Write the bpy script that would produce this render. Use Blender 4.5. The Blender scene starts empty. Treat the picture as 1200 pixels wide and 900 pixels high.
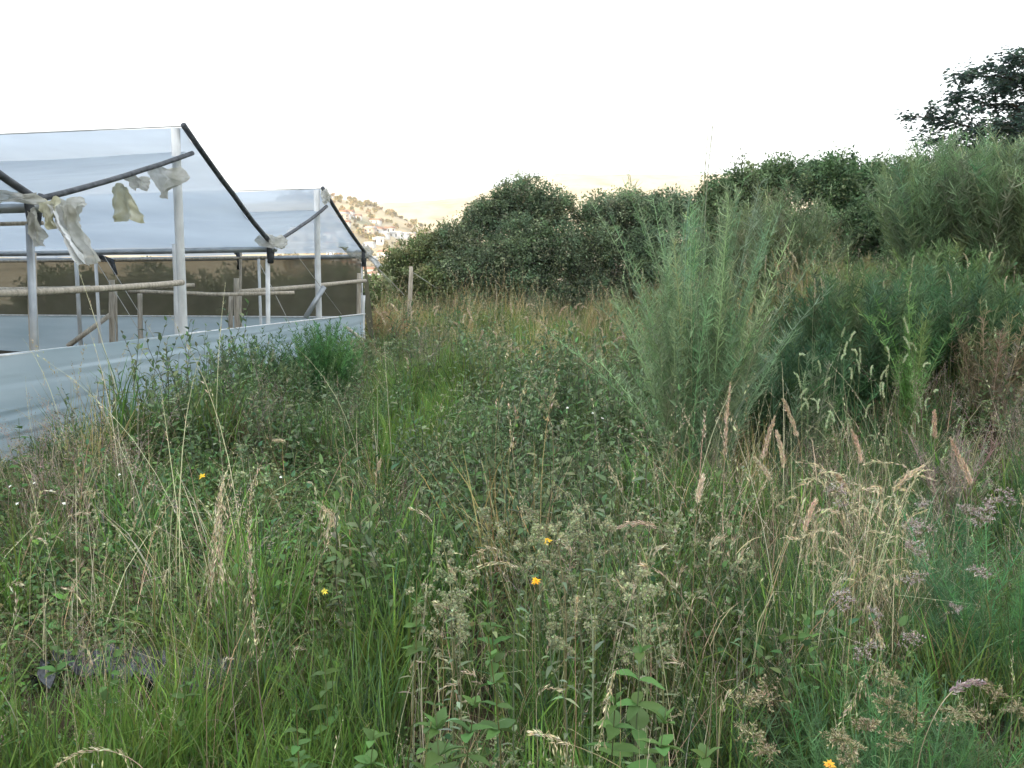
import bpy, math, random
import numpy as np
rng = np.random.default_rng(7)
random.seed(7)
R = math.radians
sc = bpy.context.scene
COL = sc.collection

# ------------------------------------------------------------------ camera, sky, sun, exposure
EYE = 1.6
PITCH = math.atan(115 / 1000)
cam_d = bpy.data.cameras.new('camera')
cam = bpy.data.objects.new('camera', cam_d)
COL.objects.link(cam)
cam.location = (0, 0, EYE)
cam.rotation_euler = (R(90) - PITCH, 0, 0)
cam_d.sensor_width = 36.0
cam_d.lens = 30.0
cam_d.clip_start = 0.05
cam_d.clip_end = 12000
sc.camera = cam

SUN_EL, SUN_AZ = R(8.0), R(205)      # azimuth clockwise from +Y: behind the camera, a little to the left
world = bpy.data.worlds.new('World')
sc.world = world
world.use_nodes = True
wn, wl = world.node_tree.nodes, world.node_tree.links
wn.clear()
w_out = wn.new('ShaderNodeOutputWorld')
w_bg = wn.new('ShaderNodeBackground')
w_sky = wn.new('ShaderNodeTexSky')
w_sky.sky_type = 'NISHITA'
w_sky.sun_disc = False
w_sky.sun_elevation = SUN_EL
w_sky.sun_rotation = SUN_AZ
w_sky.air_density = 1.0
w_sky.dust_density = 1.5
w_mix = wn.new('ShaderNodeMix')
w_mix.data_type = 'RGBA'
w_mix.inputs[0].default_value = 0.66            # thin high cloud veiling the whole sky
w_mix.inputs[7].default_value = (9.3, 9.9, 10.5, 1)
w_tc = wn.new('ShaderNodeTexCoord')
w_mp = wn.new('ShaderNodeMapping')
w_mp.inputs['Scale'].default_value = (1, 1, 3.5)
w_no = wn.new('ShaderNodeTexNoise')
w_no.inputs['Scale'].default_value = 1.6
w_no.inputs['Detail'].default_value = 7
w_mr = wn.new('ShaderNodeMapRange')
w_mr.inputs[1].default_value = .30
w_mr.inputs[2].default_value = .58
w_mr.inputs[3].default_value = .12
w_mr.inputs[4].default_value = .74
wl.new(w_tc.outputs['Generated'], w_mp.inputs[0])
wl.new(w_mp.outputs[0], w_no.inputs['Vector'])
wl.new(w_no.outputs['Fac'], w_mr.inputs[0])
wl.new(w_mr.outputs[0], w_mix.inputs[0])
wl.new(w_sky.outputs[0], w_mix.inputs[6])
wl.new(w_mix.outputs[2], w_bg.inputs[0])
w_bg.inputs[1].default_value = 0.10
wl.new(w_bg.outputs[0], w_out.inputs[0])

sun_d = bpy.data.lights.new('sun', 'SUN')
sun_d.energy = 5.0
sun_d.angle = R(0.5)
sun_d.color = (1.0, 0.80, 0.55)
sun = bpy.data.objects.new('sun', sun_d)
COL.objects.link(sun)
sun.rotation_euler = (R(90) - SUN_EL, 0, math.pi - SUN_AZ)
sun.location = (0, 0, 60)

sc.view_settings.view_transform = 'Standard'
sc.view_settings.look = 'None'
sc.view_settings.gamma = 1
sc.view_settings.use_curve_mapping = False
sc.view_settings.exposure = 1.65
sc.render.engine = 'CYCLES'
sc.cycles.max_bounces = 6
sc.cycles.diffuse_bounces = 3
sc.cycles.glossy_bounces = 2
sc.cycles.transmission_bounces = 4
sc.cycles.transparent_max_bounces = 12
sc.cycles.use_denoising = True


# ------------------------------------------------------------------ helpers
def W(px, py, Y):
    """the point of the place seen at (px, py) of the photograph, Y metres ahead"""
    cx, cy = (px - 600) / 1000.0, (450 - py) / 1000.0
    c, s = math.cos(PITCH), math.sin(PITCH)
    d = np.array([cx, c + cy * s, -s + cy * c])
    return np.array([0, 0, EYE]) + d * (Y / d[1])


def S(t):
    t = np.clip(t, 0, 1)
    return t * t * (3 - 2 * t)


def vnoise(x, y, seed=0):
    """cheap smooth value noise, 0..1"""
    xi, yi = np.floor(x), np.floor(y)
    fx, fy = S(x - xi), S(y - yi)

    def h(a, b):
        v = np.sin(a * 127.1 + b * 311.7 + seed * 17.3) * 43758.5453
        return v - np.floor(v)
    return ((h(xi, yi) * (1 - fx) + h(xi + 1, yi) * fx) * (1 - fy)
            + (h(xi, yi + 1) * (1 - fx) + h(xi + 1, yi + 1) * fx) * fy)


def gz(x, y):
    """height of the land"""
    x, y = np.asarray(x, float), np.asarray(y, float)
    r = np.hypot(x, y)
    z = 0.10 * (vnoise(x * .7, y * .7, 1) - .5) * S((40 - r) / 20)
    z = z + 1.4 * S((x - 1.4 - .07 * y) / 3.0) * S((y - 5.3) / 5.0) * S((200 - r) / 150)
    z = z + 0.25 * S((y - 15) / 15) * S((200 - r) / 150)
    far = S((r - 90) / 300)
    z = z - 6 * S((r - 60) / 200)
    q = lambda cx, cy, sx, sy, h: h * np.exp(-((x - cx) / sx) ** 2 - ((y - cy) / sy) ** 2)
    hills = q(-190, 860, 150, 260, 84) + q(-700, 1000, 320, 320, 70)
    hills += q(120, 1900, 300, 420, 150) + q(-330, 1950, 330, 420, 140) + q(700, 2000, 500, 500, 260) + q(-1300, 2100, 600, 500, 240)
    hills += q(-600, -420, 700, 130, 95) + q(300, -460, 700, 140, 95)  # unseen ridge behind the camera, added to keep low sun off the foreground
    n = vnoise(x / 90, y / 90, 3) * 14 + vnoise(x / 35, y / 35, 4) * 5
    return z + far * (hills + n * S((hills - 8) / 50))


def fx(y):
    return -4.5 + .12 * (y - 7.5)


class MB:
    def __init__(s):
        s.v, s.f, s.c, s.n = [], [], [], 0

    def add(s, V, F, C):
        V = np.asarray(V, np.float32).reshape(-1, 3)
        C = np.asarray(C, np.float32)
        if C.ndim == 1:
            C = np.tile(C, (len(V), 1))
        for f in (F if isinstance(F, list) else [F]):
            s.f.append(np.asarray(f, np.int32) + s.n)
        s.v.append(V)
        s.c.append(C)
        s.n += len(V)

    def mesh(s, name, mat, smooth=False):
        V = np.concatenate(s.v)
        C = np.concatenate(s.c)
        me = bpy.data.meshes.new(name)
        me.vertices.add(len(V))
        me.vertices.foreach_set('co', V.ravel())
        tot = np.concatenate([np.full(len(f), f.shape[1], np.int32) for f in s.f])
        idx = np.concatenate([f.ravel() for f in s.f])
        me.loops.add(len(idx))
        me.loops.foreach_set('vertex_index', idx)
        me.polygons.add(len(tot))
        me.polygons.foreach_set('loop_start', np.concatenate([[0], np.cumsum(tot)[:-1]]).astype(np.int32))
        me.polygons.foreach_set('loop_total', tot)
        if smooth:
            me.polygons.foreach_set('use_smooth', np.ones(len(tot), bool))
        a = me.attributes.new('col', 'FLOAT_COLOR', 'POINT')
        a.data.foreach_set('color', np.concatenate([C, np.ones((len(C), 1), np.float32)], 1).ravel())
        me.materials.append(mat)
        me.update(calc_edges=True)
        me.validate()
        return me


def obj(name, me, parent=None, loc=None, rz=0.0, link=True):
    o = bpy.data.objects.new(name, me)
    if link:
        COL.objects.link(o)
    if parent is not None:
        o.parent = parent
    if loc is not None:
        o.location = tuple(float(a) for a in loc)
    if rz:
        o.rotation_euler.z = rz
    return o


def thing(name, label, cat, loc=(0, 0, 0), rz=0.0, group=None):
    o = obj(name, None, None, loc, rz)
    return tag(o, label, cat, group)


def tag(o, label, cat, group=None, kind=None):
    o['label'] = label
    if cat:
        o['category'] = cat
    if group:
        o['group'] = group
    o['kind'] = kind or 'thing'
    return o


def nrm(a):
    return a / np.maximum(np.linalg.norm(a, axis=-1, keepdims=True), 1e-9)


def tube(mb, P, rad, col, n=6, cap=True):
    P = np.asarray(P, float)
    K = len(P)
    rad = np.full(K, rad, float) if np.isscalar(rad) else np.asarray(rad, float)
    T = nrm(np.gradient(P, axis=0))
    ref = np.array([0, 0, 1.0]) if abs(T[:, 2]).mean() < .8 else np.array([1.0, 0, 0])
    A = nrm(np.cross(T, ref))
    B = np.cross(T, A)
    a = np.linspace(0, 2 * math.pi, n, endpoint=False)
    V = P[:, None] + rad[:, None, None] * (A[:, None] * np.cos(a)[None, :, None] + B[:, None] * np.sin(a)[None, :, None])
    i = np.arange(K - 1)[:, None] * n
    j = np.arange(n)[None]
    F = np.stack([i + j, i + (j + 1) % n, i + n + (j + 1) % n, i + n + j], -1).reshape(-1, 4)
    V = V.reshape(-1, 3)
    Fs = [F]
    if cap:
        Fs.append(np.array([list(range(n))[::-1], [(K - 1) * n + k for k in range(n)]]))
    mb.add(V, Fs, col)


def thin_tubes(mb, P, Wd, col):
    """many thin three-sided stems: P (N,K,3), Wd (N,K), col (N,3)"""
    N, K, _ = P.shape
    T = nrm(np.gradient(P, axis=1))
    ref = nrm(rng.normal(size=(N, 1, 3)))
    A = nrm(np.cross(T, ref))
    B = np.cross(T, A)
    a = np.array([0, 2.094, 4.189])
    V = P[:, :, None] + Wd[:, :, None, None] * .5 * (A[:, :, None] * np.cos(a)[:, None] + B[:, :, None] * np.sin(a)[:, None])
    base = (np.arange(N) * K * 3)[:, None, None]
    i = (np.arange(K - 1) * 3)[None, :, None]
    j = np.arange(3)[None, None]
    F = np.stack([base + i + j, base + i + (j + 1) % 3, base + i + 3 + (j + 1) % 3, base + i + 3 + j], -1).reshape(-1, 4)
    mb.add(V.reshape(-1, 3), F, np.repeat(col, K * 3, 0))


def strips(mb, P, Wd, side, col):
    """flat blades: P (N,K,3), Wd (N,K), side (N,3), col (N,3)"""
    N, K, _ = P.shape
    h = side[:, None] * Wd[..., None] * .5
    V = np.stack([P - h, P + h], 2).reshape(-1, 3)
    base = (np.arange(N) * K * 2)[:, None]
    i = (np.arange(K - 1) * 2)[None]
    F = np.stack([base + i, base + i + 1, base + i + 3, base + i + 2], -1).reshape(-1, 4)
    mb.add(V, F, np.repeat(col, K * 2, 0))


def blades(mb, base, length, width, lean, curve, az, col, K=5, twist=.4):
    """curved grass blades; lean/curve are angles from upright at the foot and added by the tip"""
    N = len(base)
    t = np.linspace(0, 1, K)
    th = lean[:, None] + curve[:, None] * t[None] ** 1.6
    ds = (length / (K - 1))[:, None]
    dx, dz = np.sin(th) * ds, np.cos(th) * ds
    cx = np.concatenate([np.zeros((N, 1)), np.cumsum(dx[:, :-1], 1)], 1)
    cz = np.concatenate([np.zeros((N, 1)), np.cumsum(dz[:, :-1], 1)], 1)
    P = np.stack([base[:, :1] + cx * np.cos(az)[:, None], base[:, 1:2] + cx * np.sin(az)[:, None], base[:, 2:3] + cz], -1)
    w = width[:, None] * np.array([.7, 1, .9, .65, .12] if K == 5 else np.interp(np.linspace(0, 1, K), [0, .3, .7, 1], [.7, 1, .8, .12]))
    sa = az + math.pi / 2 + rng.normal(0, twist, N)
    side = np.stack([np.cos(sa), np.sin(sa), rng.normal(0, .25, N)], -1)
    strips(mb, P, w, nrm(side), col)
    return P


def leaves(mb, pos, axis, up, ln, wd, col, fold=.25, droop=.15, detail=True):
    """leaf blades: pos (N,3) foot, axis (N,3) direction, up (N,3) rough upper side"""
    N = len(pos)
    axis = nrm(axis)
    side = nrm(np.cross(axis, up))
    nor = np.cross(side, axis)
    ln, wd = np.broadcast_to(ln, N)[:, None], np.broadcast_to(wd, N)[:, None]

    def pt(a, b, c):
        return pos + axis * ln * a + side * wd * b + nor * (wd * c - ln * droop * a * a)
    if detail:
        V = np.stack([pt(0, 0, 0), pt(.32, -.5, fold), pt(.32, 0, 0), pt(.32, .5, fold),
                      pt(.68, -.36, fold * .8), pt(.68, 0, 0), pt(.68, .36, fold * .8), pt(1, 0, 0)], 1)
        b = (np.arange(N) * 8)[:, None]
        T = b[:, None] + np.array([[0, 2, 1], [0, 3, 2], [4, 5, 7], [5, 6, 7]])[None]
        Q = b[:, None] + np.array([[1, 2, 5, 4], [2, 3, 6, 5]])[None]
        mb.add(V.reshape(-1, 3), [T.reshape(-1, 3), Q.reshape(-1, 4)], np.repeat(col, 8, 0))
    else:
        V = np.stack([pt(0, 0, 0), pt(.45, -.5, fold), pt(1, 0, 0), pt(.45, .5, fold)], 1)
        b = (np.arange(N) * 4)[:, None, None]
        F = b + np.array([[0, 2, 1], [0, 3, 2]])[None]
        mb.add(V.reshape(-1, 3), F.reshape(-1, 3), np.repeat(col, 4, 0))


def rdir(n, zlo=-1., zhi=1.):
    a = rng.uniform(0, 2 * math.pi, n)
    z = rng.uniform(zlo, zhi, n)
    s = np.sqrt(1 - z * z)
    return np.stack([s * np.cos(a), s * np.sin(a), z], -1)


def tint(c, n, var=.22, hue=.10):
    c = np.asarray(c, float)
    k = np.exp(rng.normal(0, var, (n, 1)))
    h = np.exp(rng.normal(0, hue, (n, 3)))
    return np.clip(c[None] * k * h, .004, .85)


def pick(cols, n, p=None, var=.2, hue=.08):
    cols = np.asarray(cols, float)
    i = rng.choice(len(cols), n, p=p)
    k = np.exp(rng.normal(0, var, (n, 1)))
    return np.clip(cols[i] * k * np.exp(rng.normal(0, hue, (n, 3))), .004, .85)


GRASS = (.078, .130, .036)
LUSH = (.115, .195, .042)
BLUEG = (.060, .105, .052)
OLIVE = (.10, .105, .045)
TAN = (.30, .26, .175)
STRAW = (.44, .395, .28)
BROWN = (.11, .075, .05)
PINK = (.38, .28, .215)
MAUVE = (.22, .165, .16)
GREYG = (.135, .175, .095)
WEED = (.078, .140, .050)
PALE = (.30, .36, .22)


# ------------------------------------------------------------------ materials
def new_mat(name):
    m = bpy.data.materials.new(name)
    m.use_nodes = True
    nt = m.node_tree
    b = nt.nodes['Principled BSDF']
    return m, nt.nodes, nt.links, b


def foliage_mat(name, transl=.32, rough=.55, spec=.25, vary=.5):
    m, n, l, b = new_mat(name)
    at = n.new('ShaderNodeAttribute')
    at.attribute_name = 'col'
    oi = n.new('ShaderNodeObjectInfo')
    ge = n.new('ShaderNodeNewGeometry')
    no = n.new('ShaderNodeTexNoise')
    no.inputs['Scale'].default_value = .7
    no.inputs['Detail'].default_value = 4
    l.new(ge.outputs['Position'], no.inputs['Vector'])
    hs = n.new('ShaderNodeHueSaturation')
    mr = n.new('ShaderNodeMapRange')
    mr.inputs[3].default_value = .485
    mr.inputs[4].default_value = .515
    l.new(oi.outputs['Random'], mr.inputs[0])
    l.new(mr.outputs[0], hs.inputs['Hue'])
    mv = n.new('ShaderNodeMapRange')
    mv.inputs[1].default_value = .25
    mv.inputs[2].default_value = .75
    mv.inputs[3].default_value = 1.6 * (1 - vary * .6)
    mv.inputs[4].default_value = 1.6 * (1 + vary * .7)
    l.new(no.outputs['Fac'], mv.inputs[0])
    l.new(mv.outputs[0], hs.inputs['Value'])
    l.new(at.outputs['Color'], hs.inputs['Color'])
    l.new(hs.outputs[0], b.inputs['Base Color'])
    b.inputs['Roughness'].default_value = rough
    b.inputs['Specular IOR Level'].default_value = spec
    tr = n.new('ShaderNodeBsdfTranslucent')
    l.new(hs.outputs[0], tr.inputs[0])
    mx = n.new('ShaderNodeMixShader')
    mx.inputs[0].default_value = transl
    l.new(b.outputs[0], mx.inputs[1])
    l.new(tr.outputs[0], mx.inputs[2])
    l.new(mx.outputs[0], n['Material Output'].inputs[0])
    return m


def noisy_mat(name, c1, c2, scale=8., rough=.7, bump=.2, detail=6, stretch=(1, 1, 1), spec=.3, metal=0., objco=True):
    m, n, l, b = new_mat(name)
    tc = n.new('ShaderNodeTexCoord')
    mp = n.new('ShaderNodeMapping')
    mp.inputs['Scale'].default_value = stretch
    l.new(tc.outputs['Object' if objco else 'Generated'], mp.inputs[0])
    no = n.new('ShaderNodeTexNoise')
    no.inputs['Scale'].default_value = scale
    no.inputs['Detail'].default_value = detail
    l.new(mp.outputs[0], no.inputs['Vector'])
    cr = n.new('ShaderNodeValToRGB')
    cr.color_ramp.elements[0].position = .3
    cr.color_ramp.elements[1].position = .7
    cr.color_ramp.elements[0].color = (*c1, 1)
    cr.color_ramp.elements[1].color = (*c2, 1)
    l.new(no.outputs['Fac'], cr.inputs[0])
    l.new(cr.outputs[0], b.inputs['Base Color'])
    b.inputs['Roughness'].default_value = rough
    b.inputs['Specular IOR Level'].default_value = spec
    b.inputs['Metallic'].default_value = metal
    if bump:
        bp = n.new('ShaderNodeBump')
        bp.inputs['Strength'].default_value = bump
        bp.inputs['Distance'].default_value = .02
        l.new(no.outputs['Fac'], bp.inputs['Height'])
        l.new(bp.outputs[0], b.inputs['Normal'])
    return m


def film_mat(name, c1, c2, transl, transp, rough=.4, scale=1.5, stretch=(1, 1, 1)):
    m = noisy_mat(name, c1, c2, scale, rough + .15, .15, 5, stretch, spec=.25)
    n, l = m.node_tree.nodes, m.node_tree.links
    b = n['Principled BSDF']
    tr = n.new('ShaderNodeBsdfTranslucent')
    l.new(b.inputs['Base Color'].links[0].from_socket, tr.inputs[0])
    mx = n.new('ShaderNodeMixShader')
    mx.inputs[0].default_value = transl
    l.new(b.outputs[0], mx.inputs[1])
    l.new(tr.outputs[0], mx.inputs[2])
    tp = n.new('ShaderNodeBsdfTransparent')
    m2 = n.new('ShaderNodeMixShader')
    m2.inputs[0].default_value = transp
    l.new(mx.outputs[0], m2.inputs[1])
    l.new(tp.outputs[0], m2.inputs[2])
    l.new(m2.outputs[0], n['Material Output'].inputs[0])
    return m


M_LEAF = foliage_mat('leaf', .27, .6, .18)
M_BUSH = foliage_mat('bush_leaf', .35, .7, .06, .35)
M_DRY = foliage_mat('dry_stem', .2, .7, .15, .3)
M_FILM = film_mat('greenhouse_film', (.50, .59, .69), (.63, .73, .83), .5, .14, .4, 1.1, (.6, 2.2, 2.2))
M_WALLFILM = film_mat('wall_film', (.43, .55, .62), (.58, .69, .76), .3, .03, .45, 1.2, (.35, .35, 3))
M_RAG = film_mat('torn_film', (.45, .45, .38), (.78, .78, .75), .5, .10, .5, 7)
M_YRAG = film_mat('yellowed_film', (.55, .53, .34), (.72, .72, .60), .3, .02, .5, 9)
M_NET = film_mat('shade_net', (.10, .096, .066), (.15, .138, .10), .2, .12, .8, 2)
M_WHITE = noisy_mat('white_paint', (.56, .58, .58), (.84, .86, .87), 5, .55, .15, 8, (2, 2, .7))
M_WOOD = noisy_mat('weathered_wood', (.32, .28, .22), (.62, .56, .47), 6, .8, .4, 8, (6, 6, .6))
M_PIPE = noisy_mat('galvanised_pipe', (.28, .31, .34), (.45, .48, .50), 5, .4, .1, metal=.4)
M_BLACK = noisy_mat('black_rubber_edge', (.03, .036, .044), (.11, .12, .135), 14, .6, .3)
M_WIRE = noisy_mat('wire', (.35, .35, .33), (.5, .5, .47), 4, .6, 0)
M_BARK = noisy_mat('bark', (.05, .04, .03), (.12, .095, .07), 9, .9, .6, 8, (4, 4, .8))


def ground_mat():
    m, n, l, b = new_mat('soil_and_hills')
    ge = n.new('ShaderNodeNewGeometry')

    def noise(scale, detail):
        no = n.new('ShaderNodeTexNoise')
        no.inputs['Scale'].default_value = scale
        no.inputs['Detail'].default_value = detail
        l.new(ge.outputs['Position'], no.inputs['Vector'])
        return no

    def ramp(src, stops):
        cr = n.new('ShaderNodeValToRGB')
        while len(cr.color_ramp.elements) < len(stops):
            cr.color_ramp.elements.new(.5)
        for e, (p, c) in zip(cr.color_ramp.elements, stops):
            e.position, e.color = p, (*c, 1)
        l.new(src, cr.inputs[0])
        return cr
    n1 = noise(2.5, 8)
    soil = ramp(n1.outputs['Fac'], [(.3, (.035, .028, .02)), (.5, (.07, .055, .035)), (.7, (.06, .065, .03))])
    n2 = noise(.02, 9)
    hill = ramp(n2.outputs['Fac'], [(.30, (.22, .20, .11)), (.42, (.50, .40, .24)), (.6, (.62, .52, .34)), (.74, (.3, .28, .17))])
    ln = n.new('ShaderNodeVectorMath')
    ln.operation = 'LENGTH'
    l.new(ge.outputs['Position'], ln.inputs[0])
    mr = n.new('ShaderNodeMapRange')
    mr.inputs[1].default_value = 60
    mr.inputs[2].default_value = 200
    l.new(ln.outputs['Value'], mr.inputs[0])
    mx = n.new('ShaderNodeMix')
    mx.data_type = 'RGBA'
    l.new(mr.outputs[0], mx.inputs[0])
    l.new(soil.outputs[0], mx.inputs[6])
    l.new(hill.outputs[0], mx.inputs[7])
    l.new(mx.outputs[2], b.inputs['Base Color'])
    b.inputs['Roughness'].default_value = .95
    b.inputs['Specular IOR Level'].default_value = .1
    bp = n.new('ShaderNodeBump')
    bp.inputs['Strength'].default_value = .6
    bp.inputs['Distance'].default_value = .05
    l.new(n1.outputs['Fac'], bp.inputs['Height'])
    l.new(bp.outputs[0], b.inputs['Normal'])
    return m


# ------------------------------------------------------------------ the land
NA, NR = 360, 170
rr = np.concatenate([[0.02], np.geomspace(.4, 5500, NR - 1)])
aa = np.linspace(0, 2 * math.pi, NA, endpoint=False)
gx, gy = rr[:, None] * np.sin(aa)[None], rr[:, None] * np.cos(aa)[None]
mb = MB()
i, j = np.arange(NR - 1)[:, None] * NA, np.arange(NA)[None]
F = np.stack([i + j, i + NA + j, i + NA + (j + 1) % NA, i + (j + 1) % NA], -1).reshape(-1, 4)
mb.add(np.stack([gx, gy, gz(gx, gy)], -1).reshape(-1, 3), [F, np.arange(NA)[None, ::-1][:, ::1]], (.1, .1, .1))
ground = obj('ground', mb.mesh('ground', ground_mat(), True))
ground['kind'] = 'structure'
ground['label'] = 'weedy soil running out to the pale sunlit hills'

# ------------------------------------------------------------------ greenhouse
U = nrm(np.array([-1, .20, 0.0]))
LEN = 16.0


def F3(y, z, t=0.0):
    return np.array([fx(y), y, z]) + U * t


gh = thing('greenhouse', 'open plastic greenhouse with white posts, torn film roof and low plastic wall', 'greenhouse', (fx(11), 11, 0))
GO = np.array([fx(11), 11, 0])


def gpart(name, mbs, mat, smooth=True, parent=None):
    me = mbs.mesh(name, mat, smooth)
    o = obj(name, me, parent or gh)
    if parent is None:
        o.location = tuple(-GO)
    return o


def gtube(name, P, r, mat, n=8, sag=0., K=2, wob=0., parent=None):
    P = [np.asarray(p, float) for p in P]
    if len(P) == 2 and (sag or wob or K > 2):
        K = max(K, 9)
        t = np.linspace(0, 1, K)[:, None]
        Q = P[0] * (1 - t) + P[1] * t
        Q[:, 2] -= sag * 4 * (t * (1 - t))[:, 0]
        if wob:
            Q += np.cumsum(rng.normal(0, wob, Q.shape), 0) * (t * (1 - t) * 4)
        P = Q
    m_ = MB()
    tube(m_, P, r, (.5, .5, .5), n)
    return gpart(name, m_, mat, parent=parent)


def sheet(name, A, B, C, D, mat, nu=40, nv=14, amp=.03, freq=(3, 1.5), sag=0., seed=0, parent=None, folds=0., crease=0):
    """wrinkled film between the corners A-B (lower edge) and D-C (upper edge)"""
    A, B, C, D = map(lambda p: np.asarray(p, float), (A, B, C, D))
    u, v = np.meshgrid(np.linspace(0, 1, nu), np.linspace(0, 1, nv))
    u_, v_ = u[..., None], v[..., None]
    P = (A * (1 - u_) + B * u_) * (1 - v_) + (D * (1 - u_) + C * u_) * v_
    nor = nrm(np.cross(B - A, D - A))
    L, H = np.linalg.norm(B - A), np.linalg.norm(D - A)
    d = (vnoise(u * L * freq[0], v * H * freq[1], seed) - .5) * amp * 2 + (vnoise(u * L * freq[0] * .3, v * H * freq[1] * 3.2, seed + 5) - .5) * amp * 1.2
    if crease:
        for q in range(crease):
            vc = rng.uniform(.05, .97) + rng.normal(0, .22) * (u - .5) + .10 * (vnoise(u * L * .22, u * 0, seed + 30 + q) - .5)
            d = d + rng.choice([-1, 1]) * rng.uniform(.005, .013) * np.exp(-((v - vc) * H / rng.uniform(.010, .035)) ** 2) * S((vnoise(u * L * .3, u * 0 + q, seed + 60) - .25) * 3)
    d = d + folds * np.sin(v * H * 9 + 2.5 * vnoise(u * L * .35, v * 2, seed + 9) + u * L * .35)
    P = P + nor * d[..., None]
    P[..., 2] -= sag * (4 * u * (1 - u)) * (4 * v * (1 - v))
    m_ = MB()
    i, j = np.arange(nv - 1)[:, None] * nu, np.arange(nu - 1)[None]
    F = np.stack([i + j, i + j + 1, i + nu + j + 1, i + nu + j], -1).reshape(-1, 4)
    m_.add(P.reshape(-1, 3), F, (.7, .7, .7))
    return gpart(name, m_, mat, parent=parent)


bays = [(2.6, 5.45, 8.04, 3.55), (8.04, 10.9, 13.5, 3.56), (13.5, 15.95, 18.5, 3.36)]
VZ = {2.6: 2.35, 8.04: 2.37, 13.5: 2.22, 18.5: 2.28}
for k, (y0, yr, y1, zr) in enumerate(bays):
    zl = zr - .33
    dz = -.05
    o = sheet('roof_film', F3(y1, VZ[y1], .0), F3(y1, VZ[y1], LEN), F3(yr, zr + dz, LEN), F3(yr, zr, .0), M_FILM, 90, 40, .045, (.5, 2.2), .07, k, folds=.004)
    o['label'] = 'pale translucent film on the far slope of a roof bay'
    o = sheet('roof_film', F3(y0, VZ[y0], .02), F3(y0, VZ[y0], LEN), F3(yr + .12, zl + dz, LEN), F3(yr + .12, zl, .02), M_FILM, 90, 40, .045, (.5, 2.2), .07, k + 20, folds=.004)
    o['label'] = 'pale translucent film on the near slope below the ridge vent'
    # edge rafters wrapped in dark rubber
    gtube('rafter', [F3(yr - .04, zr + .02, -.03), F3(y1, VZ[y1] + .03, -.03)], .036, M_BLACK, 8, .04, 9, .004)
    gtube('rafter', [F3(y0 + .05, VZ[y0] + .03, -.02), F3(yr + .18, zl + .04, -.02)], [.03] * 9, M_BLACK, 8, .03, 9, .003)
    gtube('ridge_wire', [F3(yr, zr + .012, 0), F3(yr, zr + dz + .012, LEN)], .008, M_WIRE, 5)
    gtube('ridge_pole', [F3(yr + .02, gz(fx(yr), yr) - .1, .13), F3(yr, zr - .01, .10)], .055, M_WHITE, 10, 0, 9, .002)
    for t in (5.2, 10.4):
        p = F3(yr, 0, t)
        gtube('inner_pole', [p, p + [0, 0, zr - .1]], .04, M_WHITE, 8)
for y in (8.04, 13.5, 18.5):
    gtube('gutter_pipe', [F3(y, VZ[y] - .05, -.1), F3(y, VZ[y] - .05, LEN)], .045, M_PIPE, 8, .04, 9)
    if y < 18:
        gtube('gutter_pipe', [F3(y + .25, VZ[y] - .17, .1), F3(y + .25, VZ[y] - .2, LEN)], .022, M_WOOD, 6, .03, 9)
    vp = gtube('valley_pole', [F3(y, -.1, .11), F3(y, VZ[y] - .2, .05)], .036 if y < 18 else .03, M_WHITE if y > 10 else M_PIPE, 8)
    gtube('bracket', [F3(y, VZ[y] - .26, 0), F3(y - .03, VZ[y] - .12, 0), F3(y - .10, VZ[y] + .06, -.02)], [.05, .05, .035], M_BLACK, 8, parent=vp)
    gtube('bracket', [F3(y, VZ[y] - .26, .01), F3(y + .04, VZ[y] - .1, 0), F3(y + .10, VZ[y] + .08, -.02)], [.05, .05, .03], M_BLACK, 8, parent=vp)
# short dark inner brackets with thin poles
for (px, Y, ptop) in ((112, 14.1, 305), (303, 16.2, 300)):
    a = W(px, ptop, Y)
    gtube('inner_pole', [[a[0], a[1], -.05], a], .027, M_WHITE, 8)
gtube('bracket', [W(106, 292, 14.2), W(118, 301, 14.2), W(131, 306, 14.2), W(136, 322, 14.2)], [.03, .04, .045, .03], M_BLACK, 8)
gtube('bracket', [W(258, 283, 16.4), W(270, 290, 16.4), W(279, 298, 16.4), W(279, 316, 16.4)], [.03, .04, .045, .03], M_BLACK, 8)
# timber posts, rails and braces
for (px0, py0, px1, py1, Y, r, mt) in ((37, 296, 44, 470, 8.7, .045, M_WOOD), (131, 328, 132, 450, 14.4, .05, M_WOOD), (136, 340, 138, 450, 14.6, .02, M_WOOD),
                                       (205, 286, 210, 430, 11.4, .042, M_WHITE), (277, 326, 278, 420, 15.6, .048, M_WOOD), (282, 292, 282, 420, 16.6, .028, M_WOOD),
                                       (164, 342, 165, 410, 17.0, .05, M_WOOD), (421, 320, 421, 415, 18.2, .045, M_WOOD), (426, 346, 427, 415, 18.4, .04, M_WHITE), (271, 346, 271, 400, 18.2, .05, M_WOOD)):
    a, b_ = W(px0, py0, Y), W(px1, py1, Y)
    b_[2] = max(b_[2], -.1)
    gtube('timber_post', [b_, a], r, mt, 8, 0, 9, .003)
for (p, q, r) in ((W(-60, 346, 7.7), W(214, 331, 10.7), .036), (W(-60, 338, 10.5), W(105, 337, 13.5), .036), (W(70, 340, 12.0), W(228, 334, 13.0), .03),
                  (W(150, 341, 13.2), W(345, 343, 13.9), .03), (W(282, 342, 13.9), W(428, 329, 18.3), .04)):
    gtube('timber_rail', [p, q], r, M_WOOD, 8, .02, 9, .006)
for (p, q, r, mt) in ((W(79, 406, 13.9), W(129, 369, 14.2), .04, M_WOOD), (W(358, 372, 15.6), W(380, 336, 15.8), .05, M_PIPE), (W(405, 383, 16.3), W(428, 400, 16.0), .03, M_WOOD)):
    gtube('brace', [p, q], r, mt, 8)
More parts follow.
